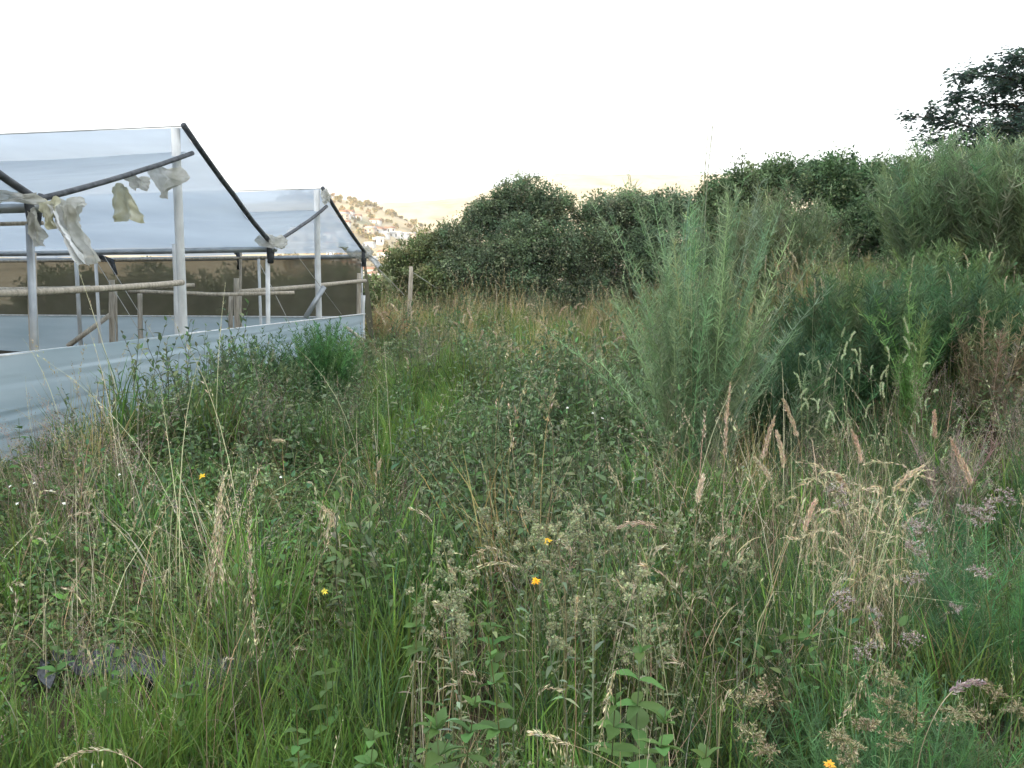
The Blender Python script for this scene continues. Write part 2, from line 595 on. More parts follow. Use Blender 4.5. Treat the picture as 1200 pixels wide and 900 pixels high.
for (p, q) in ((W(112, 305, 14), W(172, 402, 13)), (W(122, 300, 14), W(185, 402, 13)), (W(300, 300, 15), W(340, 380, 14)), (W(345, 295, 15), W(400, 368, 16.5)),
               (W(428, 299, 18.5), W(474, 346, 18.0)), (W(430, 300, 18.5), W(462, 338, 19.5))):
    gtube('guy_wire', [p, q], .0055, M_WIRE, 5)
# low wall of film, with its hem
sheet('wall_film', F3(2.0, -.03), F3(18.5, -.03), F3(18.5, 1.0), F3(2.0, 1.0), M_WALLFILM, 240, 90, .011, (.45, 1.3), .0, 31, folds=.002, crease=16)
gtube('wall_hem', [F3(2.0, 1.0, -.01), F3(18.5, 1.0, -.01)], .016, M_WHITE, 6, .02, 30, .004)
# end wall beyond: film below, shade net above
e0, e1 = F3(18.5, 0, .05), F3(18.5, 0, LEN)
up = lambda p, z: np.array([p[0], p[1], z])
sheet('end_wall_film', up(e0, -.03), up(e1, -.03), up(e1, .93), up(e0, .93), M_WALLFILM, 70, 14, .03, (.6, 2), .0, 41, folds=.006)
sheet('shade_net', up(e0, .92), up(e1, .90), up(e1, 2.22), up(e0, 2.22), M_NET, 60, 10, .05, (.8, 1), 0, 43)
gtube('end_rail', [up(e0, .93) + [0, -.05, 0], up(e1, .92) + [0, -.05, 0]], .018, M_WHITE, 6, .01, 9)
gtube('end_rail', [up(e0, 2.23), up(e1, 2.23)], .04, M_PIPE, 6, .02, 9)
sheet('shade_net', F3(18.45, .6, -.02), F3(18.95, .25, -.1), F3(18.62, 2.2, -.03), F3(18.5, 2.24, -.02), M_NET, 8, 10, .05, (.8, 1), 0, 45)


def rag(pts, Y, mat, nv=12, nu=8, amp=.035, seed=0, name='torn_film'):
    """hanging scrap: pts = list of (left px, right px, py) rows, top first"""
    rows = []
    nu *= 2
    for (a, b_, py) in pts:
        rows.append([W(a + (b_ - a) * t, py + 2.0 * math.sin(t * 7 + seed), Y) for t in np.linspace(0, 1, nu)])
    rows = np.array(rows)
    nv *= 2
    s = np.linspace(0, len(rows) - 1, nv)
    k = np.clip(s.astype(int), 0, len(rows) - 2)
    f = (s - k)[:, None, None]
    P = rows[k] * (1 - f) + rows[k + 1] * f
    u, v = np.meshgrid(np.linspace(0, 1, nu), np.linspace(0, 1, nv))
    P[..., 1] += amp * np.sin(u * 11 + v * 3 + seed) * (.5 + v) + amp * 1.6 * (vnoise(u * 5, v * 5, seed) - .5)
    P[..., 0] += .03 * (vnoise(u * 6, v * 6, seed + 3) - .5)
    P[..., 1] += .05 * (vnoise(u * 13, v * 8, seed + 6) - .5) + .03 * (vnoise(u * 22, v * 17, seed + 8) - .5)
    P[..., 2] += .025 * (vnoise(u * 9, v * 3, seed + 11) - .5)
    m_ = MB()
    i, j = np.arange(nv - 1)[:, None] * nu, np.arange(nu - 1)[None]
    F = np.stack([i + j, i + j + 1, i + nu + j + 1, i + nu + j], -1).reshape(-1, 4)
    m_.add(P.reshape(-1, 3), F, (.7, .7, .7))
    return gpart(name, m_, mat)


rag([(131, 150, 217), (131, 156, 230), (133, 163, 248), (135, 168, 259)], 9.7, M_YRAG, seed=1)['label'] = 'yellowed scrap of film hanging from the rafter'
rag([(140, 172, 206), (150, 175, 212), (158, 173, 222)], 9.75, M_RAG, seed=2)
rag([(168, 212, 196), (172, 218, 204), (180, 224, 210), (186, 196, 222), (188, 194, 231)], 10.4, M_RAG, nu=10, seed=3)['label'] = 'white scrap of film hanging near the ridge pole'
rag([(62, 84, 240), (68, 92, 262), (80, 106, 285), (93, 121, 308)], 8.0, M_RAG, 14, 10, seed=4)['label'] = 'long strip of loose film trailing from the valley'
rag([(56, 62, 240), (66, 72, 262), (80, 88, 285), (94, 104, 309)], 7.95, M_WHITE, 14, 6, .02, seed=14)
rag([(45, 72, 232), (45, 66, 245), (48, 64, 258), (56, 66, 267)], 7.95, M_YRAG, seed=5)
rag([(70, 100, 232), (66, 102, 240), (72, 96, 248), (76, 88, 258)], 8.1, M_RAG, nu=10, seed=6)
rag([(33, 42, 246), (30, 46, 256), (32, 50, 270), (40, 50, 280), (42, 48, 287)], 7.9, M_RAG, seed=7)
rag([(-30, 45, 225), (-30, 47, 232), (-30, 44, 238)], 7.8, M_RAG, nu=14, amp=.06, seed=8)
rag([(303, 330, 275), (298, 338, 281), (306, 336, 288), (320, 334, 290)], 13.3, M_RAG, nu=10, seed=9)
rag([(395, 400, 277), (396, 406, 288), (398, 410, 292)], 18.3, M_YRAG, seed=10)
rag([(400, 432, 290), (404, 438, 296), (410, 436, 302)], 18.4, M_RAG, nu=10, seed=11)
rag([(376, 384, 222), (376, 388, 230), (378, 386, 238)], 15.8, M_RAG, seed=12)
rag([(428, 434, 297), (434, 442, 304), (442, 449, 312)], 18.4, M_WHITE, 6, 4, .01, seed=13)

# stake beyond the corner
st = thing('wooden_stake', 'weathered grey wooden stake standing alone before the hedge', 'stake', (0, 0, 0))
a, b_ = W(482, 312, 26.0), W(479, 372, 26.0)
b_[2] = gz(b_[0], b_[1]) - .05
st.location = tuple(b_)
m_ = MB()
t = np.linspace(0, 1, 8)[:, None]
tube(m_, (a - b_) * t + rng.normal(0, .006, (8, 3)), np.array([.075, .07, .07, .068, .066, .066, .064, .055]), (.5, .5, .5), 8)
obj('shaft', m_.mesh('stake', M_WOOD, True), st)
m_ = MB()
tube(m_, np.stack([W(482, 318, 26) - b_, W(512, 338, 26.5) - b_]), .009, (.5, .5, .5), 5)
obj('wire', m_.mesh('stake_wire', M_WIRE), st)


# ------------------------------------------------------------------ bushes and trees
def crown_mesh(lobes, n, ll, lw, cols, p=None, clump=.28, shell=.35, name='crown', mat=None, per=38, dens_k=1.0):
    """leaves in many small clumps over and inside a set of lobes (centre, radii)"""
    mb = MB()
    area = np.array([(r[0] * r[1] + r[1] * r[2] + r[0] * r[2]) for _, r in lobes])
    n = n * dens_k
    lobes = [(c, np.asarray(r) * .88) for c, r in lobes]
    cnt = (n * area / area.sum() / per).astype(int) + 1
    C, O, SZ = [], [], []
    for (c, r), k in zip(lobes, cnt):
        d = rdir(k, -.75, 1)
        rad = 1 - shell * rng.random((k, 1)) ** 1.5 + rng.normal(0, .06, (k, 1))
        C.append(np.asarray(c) + d * np.asarray(r) * rad)
        O.append(d)
        SZ.append(np.full(k, clump * np.mean(r) ** .5))
    C, O, SZ = np.concatenate(C), np.concatenate(O), np.concatenate(SZ) * rng.uniform(.6, 1.35, sum(cnt))
    m = len(C)
    ci = np.repeat(np.arange(m), per)
    N = len(ci)
    off = rng.normal(0, 1, (N, 3)) * SZ[ci][:, None] * .5
    pos = C[ci] + off
    ax = nrm(O[ci] * .7 + rdir(N) + np.array([0, 0, .15]))
    base = pick(cols, m, p, .22, .05)
    col = np.clip(base[ci] * np.exp(rng.normal(0, .22, (N, 1))), .004, .7)
    leaves(mb, pos, ax, rdir(N, .0, 1) + np.array([0, 0, .6]), ll * rng.uniform(.6, 1.3, N), lw * rng.uniform(.7, 1.2, N), col, .2, .15, False)
    return mb.mesh(name, mat or M_BUSH)


def limb_mesh(base, lobes, r0, name='trunk', stems=1):
    mb = MB()
    base = np.asarray(base, float)
    for k, (c, r) in enumerate(lobes):
        c = np.asarray(c, float)
        t = np.linspace(0, 1, 9)[:, None]
        mid = base * .45 + c * .55
        mid[2] = base[2] + (c[2] - base[2]) * (.7 if stems == 1 else .5)
        b0 = base + np.array([rng.normal(0, .18), rng.normal(0, .18), 0]) * (stems > 1)
        P = b0 * (1 - t) ** 2 + mid * 2 * t * (1 - t) + c * t ** 2 + rng.normal(0, .03, (9, 3)) * t
        tube(mb, P, np.linspace(r0, r0 * .22, 9) * rng.uniform(.7, 1), (.1, .1, .1), 7)
        for _ in range(4):
            d = rdir(1, -.2, 1)[0] * np.asarray(r) * .85
            s = P[5] * .5 + c * .5
            Q = np.stack([s + d * q + np.array([0, 0, .1 * q]) for q in np.linspace(0, 1, 5)])
            tube(mb, Q, np.linspace(r0 * .35, r0 * .08, 5), (.1, .1, .1), 5)
    return mb.mesh(name, M_BARK, True)


def px_lobes(spec, Y, dy=.7):
    """lobes from (px, py, rx px, ry px, depth offset m)"""
    out = []
    for (px, py, rx, ry, d) in spec:
        c = W(px, py, Y + d)
        k = (Y + d) / 1000.0
        out.append((c, np.array([rx * k, rx * k * dy + .3, ry * k])))
    return out


def shrub(name, label, cat, spec, Y, n, ll, lw, cols, p=None, group=None, r0=.09, clump=.3, per=38, shell=.7, stems=3):
    L = px_lobes(spec, Y)
    cx = np.mean([c[0] for c, _ in L])
    cy = np.mean([c[1] for c, _ in L])
    B = np.array([cx, cy, float(gz(cx, cy))])
    L = [(c - B, r) for c, r in L]
    t = thing(name, label, cat, B, 0, group)
    obj('trunk', limb_mesh((0, 0, -.1), L, r0, stems=stems), t)
    # foliage down to the ground
    lo = min(c[2] for c, _ in L)
    skirt = [(np.array([c[0], c[1] - .2, max(.55, c[2] * .32)]), np.array([r[0] * .95, r[1], max(.6, c[2] * .36)])) for c, r in L if c[2] < lo + 2.5]
    L = L + skirt
    obj('crown', crown_mesh(L, n, ll, lw, cols, p, clump * .8, shell, per=per, dens_k=4.2), t)
    return t


HEDGE = [(.115, .165, .10), (.13, .175, .10), (.10, .145, .088), (.175, .20, .125)]
HEDGE_L = [(.15, .18, .08), (.13, .16, .075), (.18, .185, .095)]
G_H = 'hedge shrubs along the far side of the meadow'
shrub('hedge_shrub', 'low pale green shrub at the left end of the hedge, beside the greenhouse', 'shrub',
      [(468, 318, 24, 28, 0), (496, 300, 30, 34, .5), (458, 342, 18, 20, -.3), (505, 335, 28, 26, -.4), (522, 290, 24, 28, .8)], 31, 9000, .13, .065, HEDGE_L, None, G_H)
shrub('hedge_shrub', 'rounded shrub sloping up from the low left end of the hedge', 'shrub',
      [(538, 288, 30, 30, 0), (562, 262, 26, 28, .6), (530, 322, 34, 32, -.5), (568, 315, 34, 36, -.6)], 31.5, 13000, .10, .065, HEDGE, None, G_H)
shrub('hedge_shrub', 'tallest domed shrub in the middle of the hedge', 'shrub',
      [(612, 238, 34, 33, .2), (585, 252, 26, 28, .3), (645, 248, 32, 32, .2), (612, 290, 44, 42, -.7), (655, 300, 38, 42, -.6), (615, 330, 40, 24, -.9)], 32, 20000, .10, .07, HEDGE, None, G_H)
shrub('hedge_shrub', 'dark leafy shrub right of the tallest hedge dome', 'shrub',
      [(705, 252, 36, 26, 0), (735, 245, 30, 24, .4), (700, 300, 40, 44, -.7), (690, 335, 36, 20, -1), (742, 278, 36, 36, .8)], 32.5, 15000, .10, .07, HEDGE, None, G_H)
shrub('hedge_shrub', 'dark hedge shrub partly hidden behind the tall feathery plant', 'shrub',
      [(775, 250, 36, 28, 0), (812, 255, 34, 28, .3), (765, 300, 40, 44, -.6), (815, 310, 42, 44, -.5)], 32, 15000, .10, .07, HEDGE[:3], None, G_H)
RB = [(.085, .135, .07), (.10, .15, .075), (.125, .165, .085)]
G_R = 'tall bushes on the bank at right'
shrub('bank_bush', 'dark broad bush with rounded top behind the tall grass stalks', 'bush',
      [(868, 228, 38, 40, 0), (838, 245, 26, 34, .5), (915, 212, 40, 30, .4), (905, 270, 50, 42, -.6), (850, 275, 34, 44, -.3)], 23, 15000, .095, .06, RB, None, G_R)
shrub('bank_bush', 'wide dark bush in the middle of the bank skyline', 'bush',
      [(975, 215, 44, 33, 0), (1020, 218, 36, 33, .3), (985, 270, 50, 42, -.5), (1035, 275, 44, 44, -.4)], 22, 16000, .095, .06, RB, None, G_R)
shrub('bank_bush', 'bush with thin topmost twigs under the overhanging tree', 'bush',
      [(1065, 222, 34, 36, 0), (1100, 215, 34, 34, .3), (1090, 270, 50, 44, -.4), (1150, 240, 50, 50, .6), (1200, 235, 50, 60, .8)], 19.5, 17000, .09, .055, RB, None, G_R)

for k, px in enumerate((70, 185, 300, 390)):
    shrub('rear_shrub', ['brownish shrub dimly seen through the net at the far left', 'olive shrub seen through the net left of the ridge pole', 'olive shrub seen through the net between the two gables', 'brown-green shrub seen through the net near its right end'][k], 'shrub',
          [(px, 345, 52, 32, 0), (px + 40, 350, 40, 28, .5)], 24.5, 2500, .16, .09, HEDGE_L, None, 'shrubs behind the shade net')

# overhanging tree, its trunk just outside the picture
TB = W(1300, 300, 17.0)
TB[2] = float(gz(TB[0], TB[1]))
tree = thing('tree', 'dark flat-layered tree reaching in at the upper right corner', 'tree', TB)
rel = lambda px, py, d=0.: W(px + 2, py + 10, 17.0 + d) - TB
mbt, mbl = MB(), MB()
top = rel(1295, 40)
tube(mbt, np.stack([np.array([0, 0, -.2]) * (1 - q) + top * q + np.array([.12 * math.sin(q * 5), .1 * q, 0]) for q in np.linspace(0, 1, 10)]), np.linspace(.26, .08, 10), (.1, .1, .1), 9)
sprays = [((1285, 190), (1075, 128), 0), ((1285, 150), (1108, 105), .5), ((1285, 120), (1130, 78), -.3), ((1285, 205), (1092, 158), .4), ((1285, 230), (1110, 185), -.4),
          ((1285, 110), (1175, 88), .8), ((1285, 95), (1196, 62), -.6), ((1285, 170), (1150, 140), -.8), ((1285, 220), (1160, 170), .9), ((1290, 180), (1200, 120), 1.2), ((1290, 240), (1180, 205), 0.3)]
for (p0, p1, d) in sprays:
    a, b_ = rel(*p0, 0), rel(*p1, d)
    a[0], a[1] = .1 * (a[2] / 6), .05
    t = np.linspace(0, 1, 12)[:, None]
    mid = (a + b_) / 2 + np.array([0, 0, .25])
    P = a * (1 - t) ** 2 + 2 * mid * t * (1 - t) + b_ * t ** 2 + rng.normal(0, .035, (12, 3))
    tube(mbt, P, np.linspace(.06, .008, 12), (.1, .1, .1), 6)
    for k in range(4, 12):
        for _ in range(6 if k < 11 else 8):
            L = (.35 + .45 * (1 - abs(k - 8) / 5)) * rng.uniform(.4, 1.1)
            az = rng.uniform(0, 2 * math.pi)
            dv = np.array([math.cos(az), math.sin(az), rng.uniform(-.30, .5)]) * L
            Q = np.stack([P[k], P[k] + dv * .5 + [0, 0, .03], P[k] + dv])
            tube(mbt, Q, [.008, .006, .004], (.1, .1, .1), 4)
            n = rng.integers(18, 30)
            f = rng.uniform(.35, 1.08, n)[:, None]
            pos = P[k] + dv * f + rng.normal(0, .055, (n, 3))
            leaves(mbl, pos, rdir(n, -.4, .4) + dv, np.tile([0, 0, 1.], (n, 1)) + rng.normal(0, .35, (n, 3)), rng.uniform(.09, .16, n), rng.uniform(.05, .08, n),
                   tint((.075, .11, .088), n, .25), .15, .2, False)
obj('trunk', mbt.mesh('tree_trunk', M_BARK, True), tree)
obj('crown', mbl.mesh('tree_crown', M_BUSH), tree)


# ------------------------------------------------------------------ feathery plants (fennel-like)
def feathery(name, label, cat, px, Y, h, wid, stems, per, cols, flen=.10, fw=.004, spikes=0, group=None, flare=1.0, zjit=.35, lowdark=None):
    p = W(px, 400, Y)
    B = np.array([p[0], Y, float(gz(p[0], Y))])
    t = thing(name, label, cat, B, rng.uniform(0, 6), group)
    mb, ms = MB(), MB()
    K = 9
    az = rng.uniform(0, 2 * math.pi, stems)
    rad = np.sqrt(rng.random(stems)) * wid * .5
    H = h * (1 - zjit * rng.random(stems)) * (1 - .25 * (rad / (wid * .5)) ** 2)
    q = np.linspace(0, 1, K)
    r = rad[:, None] * (.25 + .75 * q[None] ** .7) * flare
    bend = rng.normal(0, .10, (stems, 1)) * q[None] ** 2 * h
    P = np.stack([r * np.cos(az)[:, None] + bend, r * np.sin(az)[:, None] + rng.normal(0, .08, (stems, 1)) * q[None] ** 2 * h, H[:, None] * q[None]], -1)
    sc_ = pick(cols, stems, None, .15)
    thin_tubes(ms, P, np.linspace(.009, .003, K)[None] * np.ones((stems, 1)), np.clip(sc_ * 1.5, 0, .6))
    n = stems * per
    si = np.repeat(np.arange(stems), per)
    f = rng.uniform(.02, 1.0, n) ** .95 * (K - 1)
    k = np.clip(f.astype(int), 0, K - 2)
    fr = (f - k)[:, None]
    pos = P[si, k] * (1 - fr) + P[si, k + 1] * fr
    L = flen * rng.uniform(.5, 1.5, n) * (1.15 - .6 * f / (K - 1))
    a2 = rng.uniform(0, 2 * math.pi, n)
    el = rng.uniform(.2, 1.1, n)
    d = np.stack([np.cos(a2) * np.cos(el), np.sin(a2) * np.cos(el), np.sin(el)], -1)
    Q = np.stack([pos, pos + d * L[:, None] * .55, pos + d * L[:, None] + np.array([0, 0, 1.]) * L[:, None] * .12], 1)
    wd = fw * rng.uniform(.6, 1.3, n)[:, None] * np.array([.8, 1, .25])
    col = np.clip(sc_[si] * np.exp(rng.normal(0, .2, (n, 1))), .004, .6)
    strips(mb, Q, wd, nrm(np.cross(d, rdir(n))), col)
    obj('stem_cluster', ms.mesh('stems', M_LEAF), t)['kind'] = 'stuff'
    o = obj('foliage', mb.mesh('foliage', M_LEAF), t)
    o['kind'] = 'stuff'
    if spikes:
        mf = MB()
        ii = rng.choice(stems, min(spikes, stems), False)
        for s in ii:
            kk = rng.integers(5, K)
            tip = P[s, kk]
            m = 34
            hh = rng.random(m)
            ln_ = rng.uniform(.08, .16) * (Y / 8) ** .3
            dd = nrm(np.array([rng.normal(0, .3), rng.normal(0, .3), 1]))
            pos = tip + dd * (hh[:, None] * ln_) - dd * ln_ * .2
            leaves(mf, pos, rdir(m, .3, 1) + dd, rdir(m), .016 * (Y / 8) ** .5, .007 * (Y / 8) ** .5, tint(PALE, m, .2), .2, 0, False)
        obj('flower_spikes', mf.mesh('spikes', M_LEAF), t)['kind'] = 'stuff'
    return t


FEN = [(.15, .225, .125), (.125, .20, .11), (.185, .25, .145)]
FEN_B = [(.115, .175, .095), (.10, .16, .085), (.14, .195, .105)]
FEN_D = [(.052, .105, .052), (.062, .12, .055), (.08, .125, .058)]
FEN_O = [(.115, .15, .08), (.10, .14, .075), (.14, .165, .09)]
feathery('feathery_shrub', 'tall pale green feathery shrub standing clear in the meadow right of centre', 'shrub', 818, 6.6, 2.6, .90, 230, 210, FEN, .11, .0042, 70, zjit=.55)
feathery('feathery_shrub', 'olive feathery bush with pale flower spikes behind the tall feathery shrub', 'shrub', 905, 14.5, 2.3, 2.1, 170, 120, FEN_O, .22, .010, 90)
feathery('feathery_shrub', 'high soft feathery bush with pale tips at the right edge of the bank', 'shrub', 1105, 10.5, 2.1, 1.8, 230, 170, FEN_B, .2, .008, 150)
feathery('feathery_shrub', 'feathery bush cut by the right picture edge', 'shrub', 1190, 9.8, 2.1, 1.6, 210, 170, FEN_B, .2, .008, 110)
feathery('ferny_shrub', 'dense deep green ferny shrub on the bank slope', 'shrub', 1010, 8.0, 1.5, 1.5, 160, 170, FEN_D, .14, .007, 0, flare=1.1)
feathery('ferny_shrub', 'low deep green ferny shrub right beside the tall feathery shrub', 'shrub', 925, 7.4, 1.3, 1.1, 110, 150, FEN_D, .13, .006, 0, flare=1.2)
feathery('ferny_shrub', 'deep green ferny shrub on the slope near the right edge', 'shrub', 1110, 8.2, 1.2, 1.3, 120, 150, FEN_D, .13, .006, 0, flare=1.2)
feathery('ferny_shrub', 'soft blue-green ferny plant low at the right edge', 'plant', 1205, 3.3, .85, .72, 70, 150, [(.065, .135, .062), (.08, .15, .066)], .08, .002, 0, flare=1.3, zjit=.5)
feathery('ferny_shrub', 'soft green ferny plant at the bottom right corner', 'plant', 1075, 2.15, .55, .6, 70, 130, [(.065, .125, .052), (.075, .135, .056)], .07, .0022, 0, flare=1.2)
feathery('slope_weed', 'bright yellow-green upright weed standing on the ferny slope', 'weed', 1068, 7.2, 1.55, .26, 26, 110, [(.11, .18, .065), (.10, .17, .06)], .09, .006, 0, zjit=.5)
feathery('slope_weed', 'pale grey-green weed between the tall feathery shrub and the ferny slope', 'weed', 948, 7.0, 1.25, .45, 34, 90, [(.15, .20, .12), (.12, .17, .10)], .09, .006, 16, zjit=.5)
feathery('slope_weed', 'brown-tinged weed right of the ferny slope near the picture edge', 'weed', 1165, 7.4, 1.1, .8, 44, 80, [(.20, .16, .11), (.15, .16, .085)], .10, .006, 24, zjit=.5)
feathery('slope_weed', 'mauve-brown flowering weed below the ferny slope', 'weed', 1125, 5.2, .85, .5, 40, 80, [(.20, .15, .135), (.15, .15, .09)], .07, .004, 24, zjit=.5)
feathery('slope_weed', 'olive weed patch high on the bank left of the soft feathery bush', 'weed', 1000, 10.5, 1.0, 1.3, 80, 90, [(.15, .18, .075), (.18, .185, .09)], .12, .008, 40, zjit=.5)
feathery('slope_weed', 'dull green weed patch under the soft feathery bush', 'weed', 1110, 9.4, .9, 1.3, 80, 90, [(.11, .17, .07), (.13, .175, .08)], .12, .008, 30, zjit=.5)
feathery('slope_weed', 'yellowish weed patch behind the tall feathery shrub', 'weed', 900, 9.5, .95, 1.0, 70, 90, [(.16, .19, .08), (.2, .19, .10)], .12, .008, 30, zjit=.5)
feathery('garden_shrub', 'dense bright green ball-shaped shrub at the far end of the plastic wall', 'shrub', 376, 11.0, 1.25, .68, 210, 110, [(.062, .145, .058), (.078, .165, .062)], .09, .008, 0, flare=1.5, zjit=.45)
feathery('wall_weed', 'leafy dark weed against the plastic wall left of the ball-shaped shrub', 'weed', 305, 10.6, 1.12, .62, 60, 80, [(.08, .14, .065), (.065, .125, .06)], .08, .012, 0)
feathery('wall_weed', 'narrow pointed weed growing up against the plastic wall', 'weed', 256, 9.6, 1.05, .30, 30, 80, [(.09, .145, .07), (.10, .155, .075)], .08, .012, 0)
feathery('wall_weed', 'bushy low weed at the plastic wall between the pointed weed and the ball-shaped shrub', 'weed', 335, 10.2, .75, .55, 40, 70, [(.10, .14, .07), (.085, .13, .06)], .08, .011, 0)
feathery('wall_weed', 'low straw-tinged weed at the wall foot left of the pointed weed', 'weed', 225, 8.6, .55, .45, 36, 60, [(.16, .165, .085), (.12, .15, .07)], .08, .009, 0)
feathery('wall_weed', 'small weed at the near part of the plastic wall', 'weed', 175, 7.4, .42, .4, 30, 60, [(.11, .15, .07), (.13, .15, .08)], .07, .008, 0)
feathery('wall_weed', 'straw-coloured weed hiding the far end of the plastic wall', 'weed', 425, 14.5, .8, .7, 50, 60, [(.22, .19, .11), (.15, .16, .085)], .10, .010, 10)
feathery('wall_weed', 'dry golden weed between greenhouse corner and wooden stake', 'weed', 452, 19.5, 1.2, 1.1, 60, 60, [(.26, .20, .10), (.2, .17, .09)], .14, .014, 20)

# ------------------------------------------------------------------ tufts that make up the meadow
SRC = bpy.data.collections.new('plant_sources')
src_names = []


def source(key, mb, mat=None):
    o = obj('%02d_%s' % (len(src_names), key), mb.mesh(key, mat or M_LEAF), link=False)
    SRC.objects.link(o)
    src_names.append(key)


def disc(n, r):
    a, q = rng.uniform(0, 2 * math.pi, n), np.sqrt(rng.random(n)) * r
    return np.stack([q * np.cos(a), q * np.sin(a), np.full(n, -.02)], -1)


def spikelets(mb, P, n, ln, wd, cols, t0=0., spread=.4, gap=.0, p=None):
    """seed husks along the path P (K,3), from t0 to the tip"""
    K = len(P)
    f = rng.uniform(t0, 1, n) * (K - 1)
    k = np.clip(f.astype(int), 0, K - 2)
    fr = (f - k)[:, None]
    pos = P[k] * (1 - fr) + P[k + 1] * fr
    ax = nrm(P[k + 1] - P[k])
    d = nrm(ax + rdir(n) * spread)
    taper = np.clip((1.04 - f / (K - 1)) / max(.05, (1 - t0) * .5), .35, 1)
    leaves(mb, pos + rdir(n) * gap * taper[:, None], d, rdir(n), ln * rng.uniform(.6, 1.3, n) * taper, wd * rng.uniform(.7, 1.2, n), pick(cols, n, p, .2), .15, .1, False)


def grass_tuft(n, h, w, cols, p=None, r=.12, lean=.25, curve=.9, stalks=0, head=None, headcol=(TAN,)):
    mb = MB()
    b = disc(n, r)
    blades(mb, b, h * rng.uniform(.5, 1.15, n), w * rng.uniform(.6, 1.3, n), np.abs(rng.normal(0, lean, n)), rng.normal(curve, .45, n), rng.uniform(0, 6.28, n), pick(cols, n, p, .2))
    for _ in range(stalks):
        L = h * rng.uniform(1.1, 1.6)
        P = blades(mb, disc(1, r), np.array([L]), np.array([.0028]), np.array([abs(rng.normal(0, .15))]), np.array([rng.uniform(.1, .9)]), rng.uniform(0, 6.28, 1), tint(headcol[0], 1), K=9)[0]
        spikelets(mb, P, head[0], head[1], head[2], headcol, .7, head[3], head[4])
    return mb


def weed_clump(n_stem, h, nl, ll, lw, cols, p=None, r=.12, up=.3, stemcol=(.09, .10, .05), lean=.3, opp=True, detail=True):
    mb = MB()
    K = 6
    b = disc(n_stem, r)
    az = rng.uniform(0, 6.28, n_stem)
    H = h * rng.uniform(.55, 1.1, n_stem)
    q = np.linspace(0, 1, K)
    ln = np.abs(rng.normal(0, lean, n_stem))
    P = np.stack([b[:, :1] + (np.sin(ln) * H * np.cos(az))[:, None] * q ** 1.4, b[:, 1:2] + (np.sin(ln) * H * np.sin(az))[:, None] * q ** 1.4, b[:, 2:] + (np.cos(ln) * H)[:, None] * q], -1)
    P += rng.normal(0, .008, P.shape)
    thin_tubes(mb, P, np.linspace(.006, .0025, K)[None] * np.ones((n_stem, 1)), tint(stemcol, n_stem))
    n = n_stem * nl
    si = np.repeat(np.arange(n_stem), nl)
    f = np.tile(np.linspace(.15, 1, nl), n_stem) * (K - 1)
    k = np.clip(f.astype(int), 0, K - 2)
    fr = (f - k)[:, None]
    pos = P[si, k] * (1 - fr) + P[si, k + 1] * fr
    a2 = np.tile(np.arange(nl) * 2.4, n_stem) + az[si] + rng.normal(0, .3, n)
    el = rng.normal(up, .35, n) + .5 * (f / (K - 1)) ** 3
    d = np.stack([np.cos(a2) * np.cos(el), np.sin(a2) * np.cos(el), np.sin(el)], -1)
    s = (1.15 - .55 * (f / (K - 1))) * rng.uniform(.6, 1.2, n)
    leaves(mb, pos, d, np.tile([0, 0, 1.], (n, 1)) + rng.normal(0, .25, (n, 3)), ll * s, lw * s, pick(cols, n, p, .2), .22, .25, detail)
    return mb


for _ in range(3):
    source('green', grass_tuft(70, .52, .0075, [GRASS, LUSH, BLUEG, OLIVE], [.5, .2, .2, .1], .13))
for _ in range(2):
    source('lush', grass_tuft(80, .5, .0078, [LUSH, GRASS, (.12, .19, .04)], [.6, .2, .2], .12, .2, .8))
for _ in range(3):
    source('dry', grass_tuft(46, .55, .0035, [TAN, STRAW, OLIVE, BROWN, (.20, .17, .10)], [.25, .1, .3, .15, .2], .14, .4, 1.0, 2, (26, .014, .004, .5, .008), (TAN, STRAW)))
for _ in range(3):
    source('weed', weed_clump(9, .42, 11, .055, .030, [WEED, GRASS, (.12, .17, .06), BLUEG], [.4, .25, .25, .1], .14))
for _ in range(2):
    source('cover', weed_clump(26, .24, 6, .040, .032, [WEED, (.09, .15, .05), (.13, .17, .065), (.19, .17, .07)], [.4, .3, .22, .08], .20, .1, lean=.5))
for _ in range(2):
    source('grey', weed_clump(7, .78, 17, .075, .030, [GREYG, (.10, .15, .07), (.085, .14, .06)], None, .14, .45, (.08, .09, .06), .15))
for _ in range(2):
    m_ = grass_tuft(26, .40, .003, [BROWN, TAN, MAUVE, OLIVE], [.4, .2, .2, .2], .16, .6, .9)
    source('dead', m_)
for _ in range(2):
    mb = weed_clump(8, .62, 9, .03, .010, [GREYG, WEED], None, .14, .6, (.11, .13, .07), .18, detail=False)
    c = disc(26, .17)
    c[:, 2] = rng.uniform(.38, .66, 26)
    for q in c:
        n = 9
        leaves(mb, q + rng.normal(0, .006, (n, 3)), rdir(n, -.2, 1), rdir(n), .016, .011, pick([(.19, .22, .12), (.24, .26, .15), (.14, .17, .09)], n), .3, 0, False)
    source('bud', mb)
for _ in range(2):
    mb = MB()
    n, per = 16, 60
    b = disc(n, .13)
    P = blades(mb, b, rng.uniform(.4, .7, n), np.full(n, .003), np.abs(rng.normal(0, .2, n)), rng.uniform(0, .5, n), rng.uniform(0, 6.28, n), tint((.06, .11, .05), n), K=7)
    for k in range(n):
        spikelets(mb, P[k], per, .05, .0022, [(.045, .10, .045), (.06, .12, .05)], .1, .9)
    source('feather', mb)
for _ in range(2):
    mb = grass_tuft(34, .5, .004, [MAUVE, OLIVE, TAN], [.3, .4, .3], .14, .25, .7, 7, (60, .012, .003, 1.1, .022), (MAUVE, (.30, .24, .22), TAN))
    source('mauve', mb)
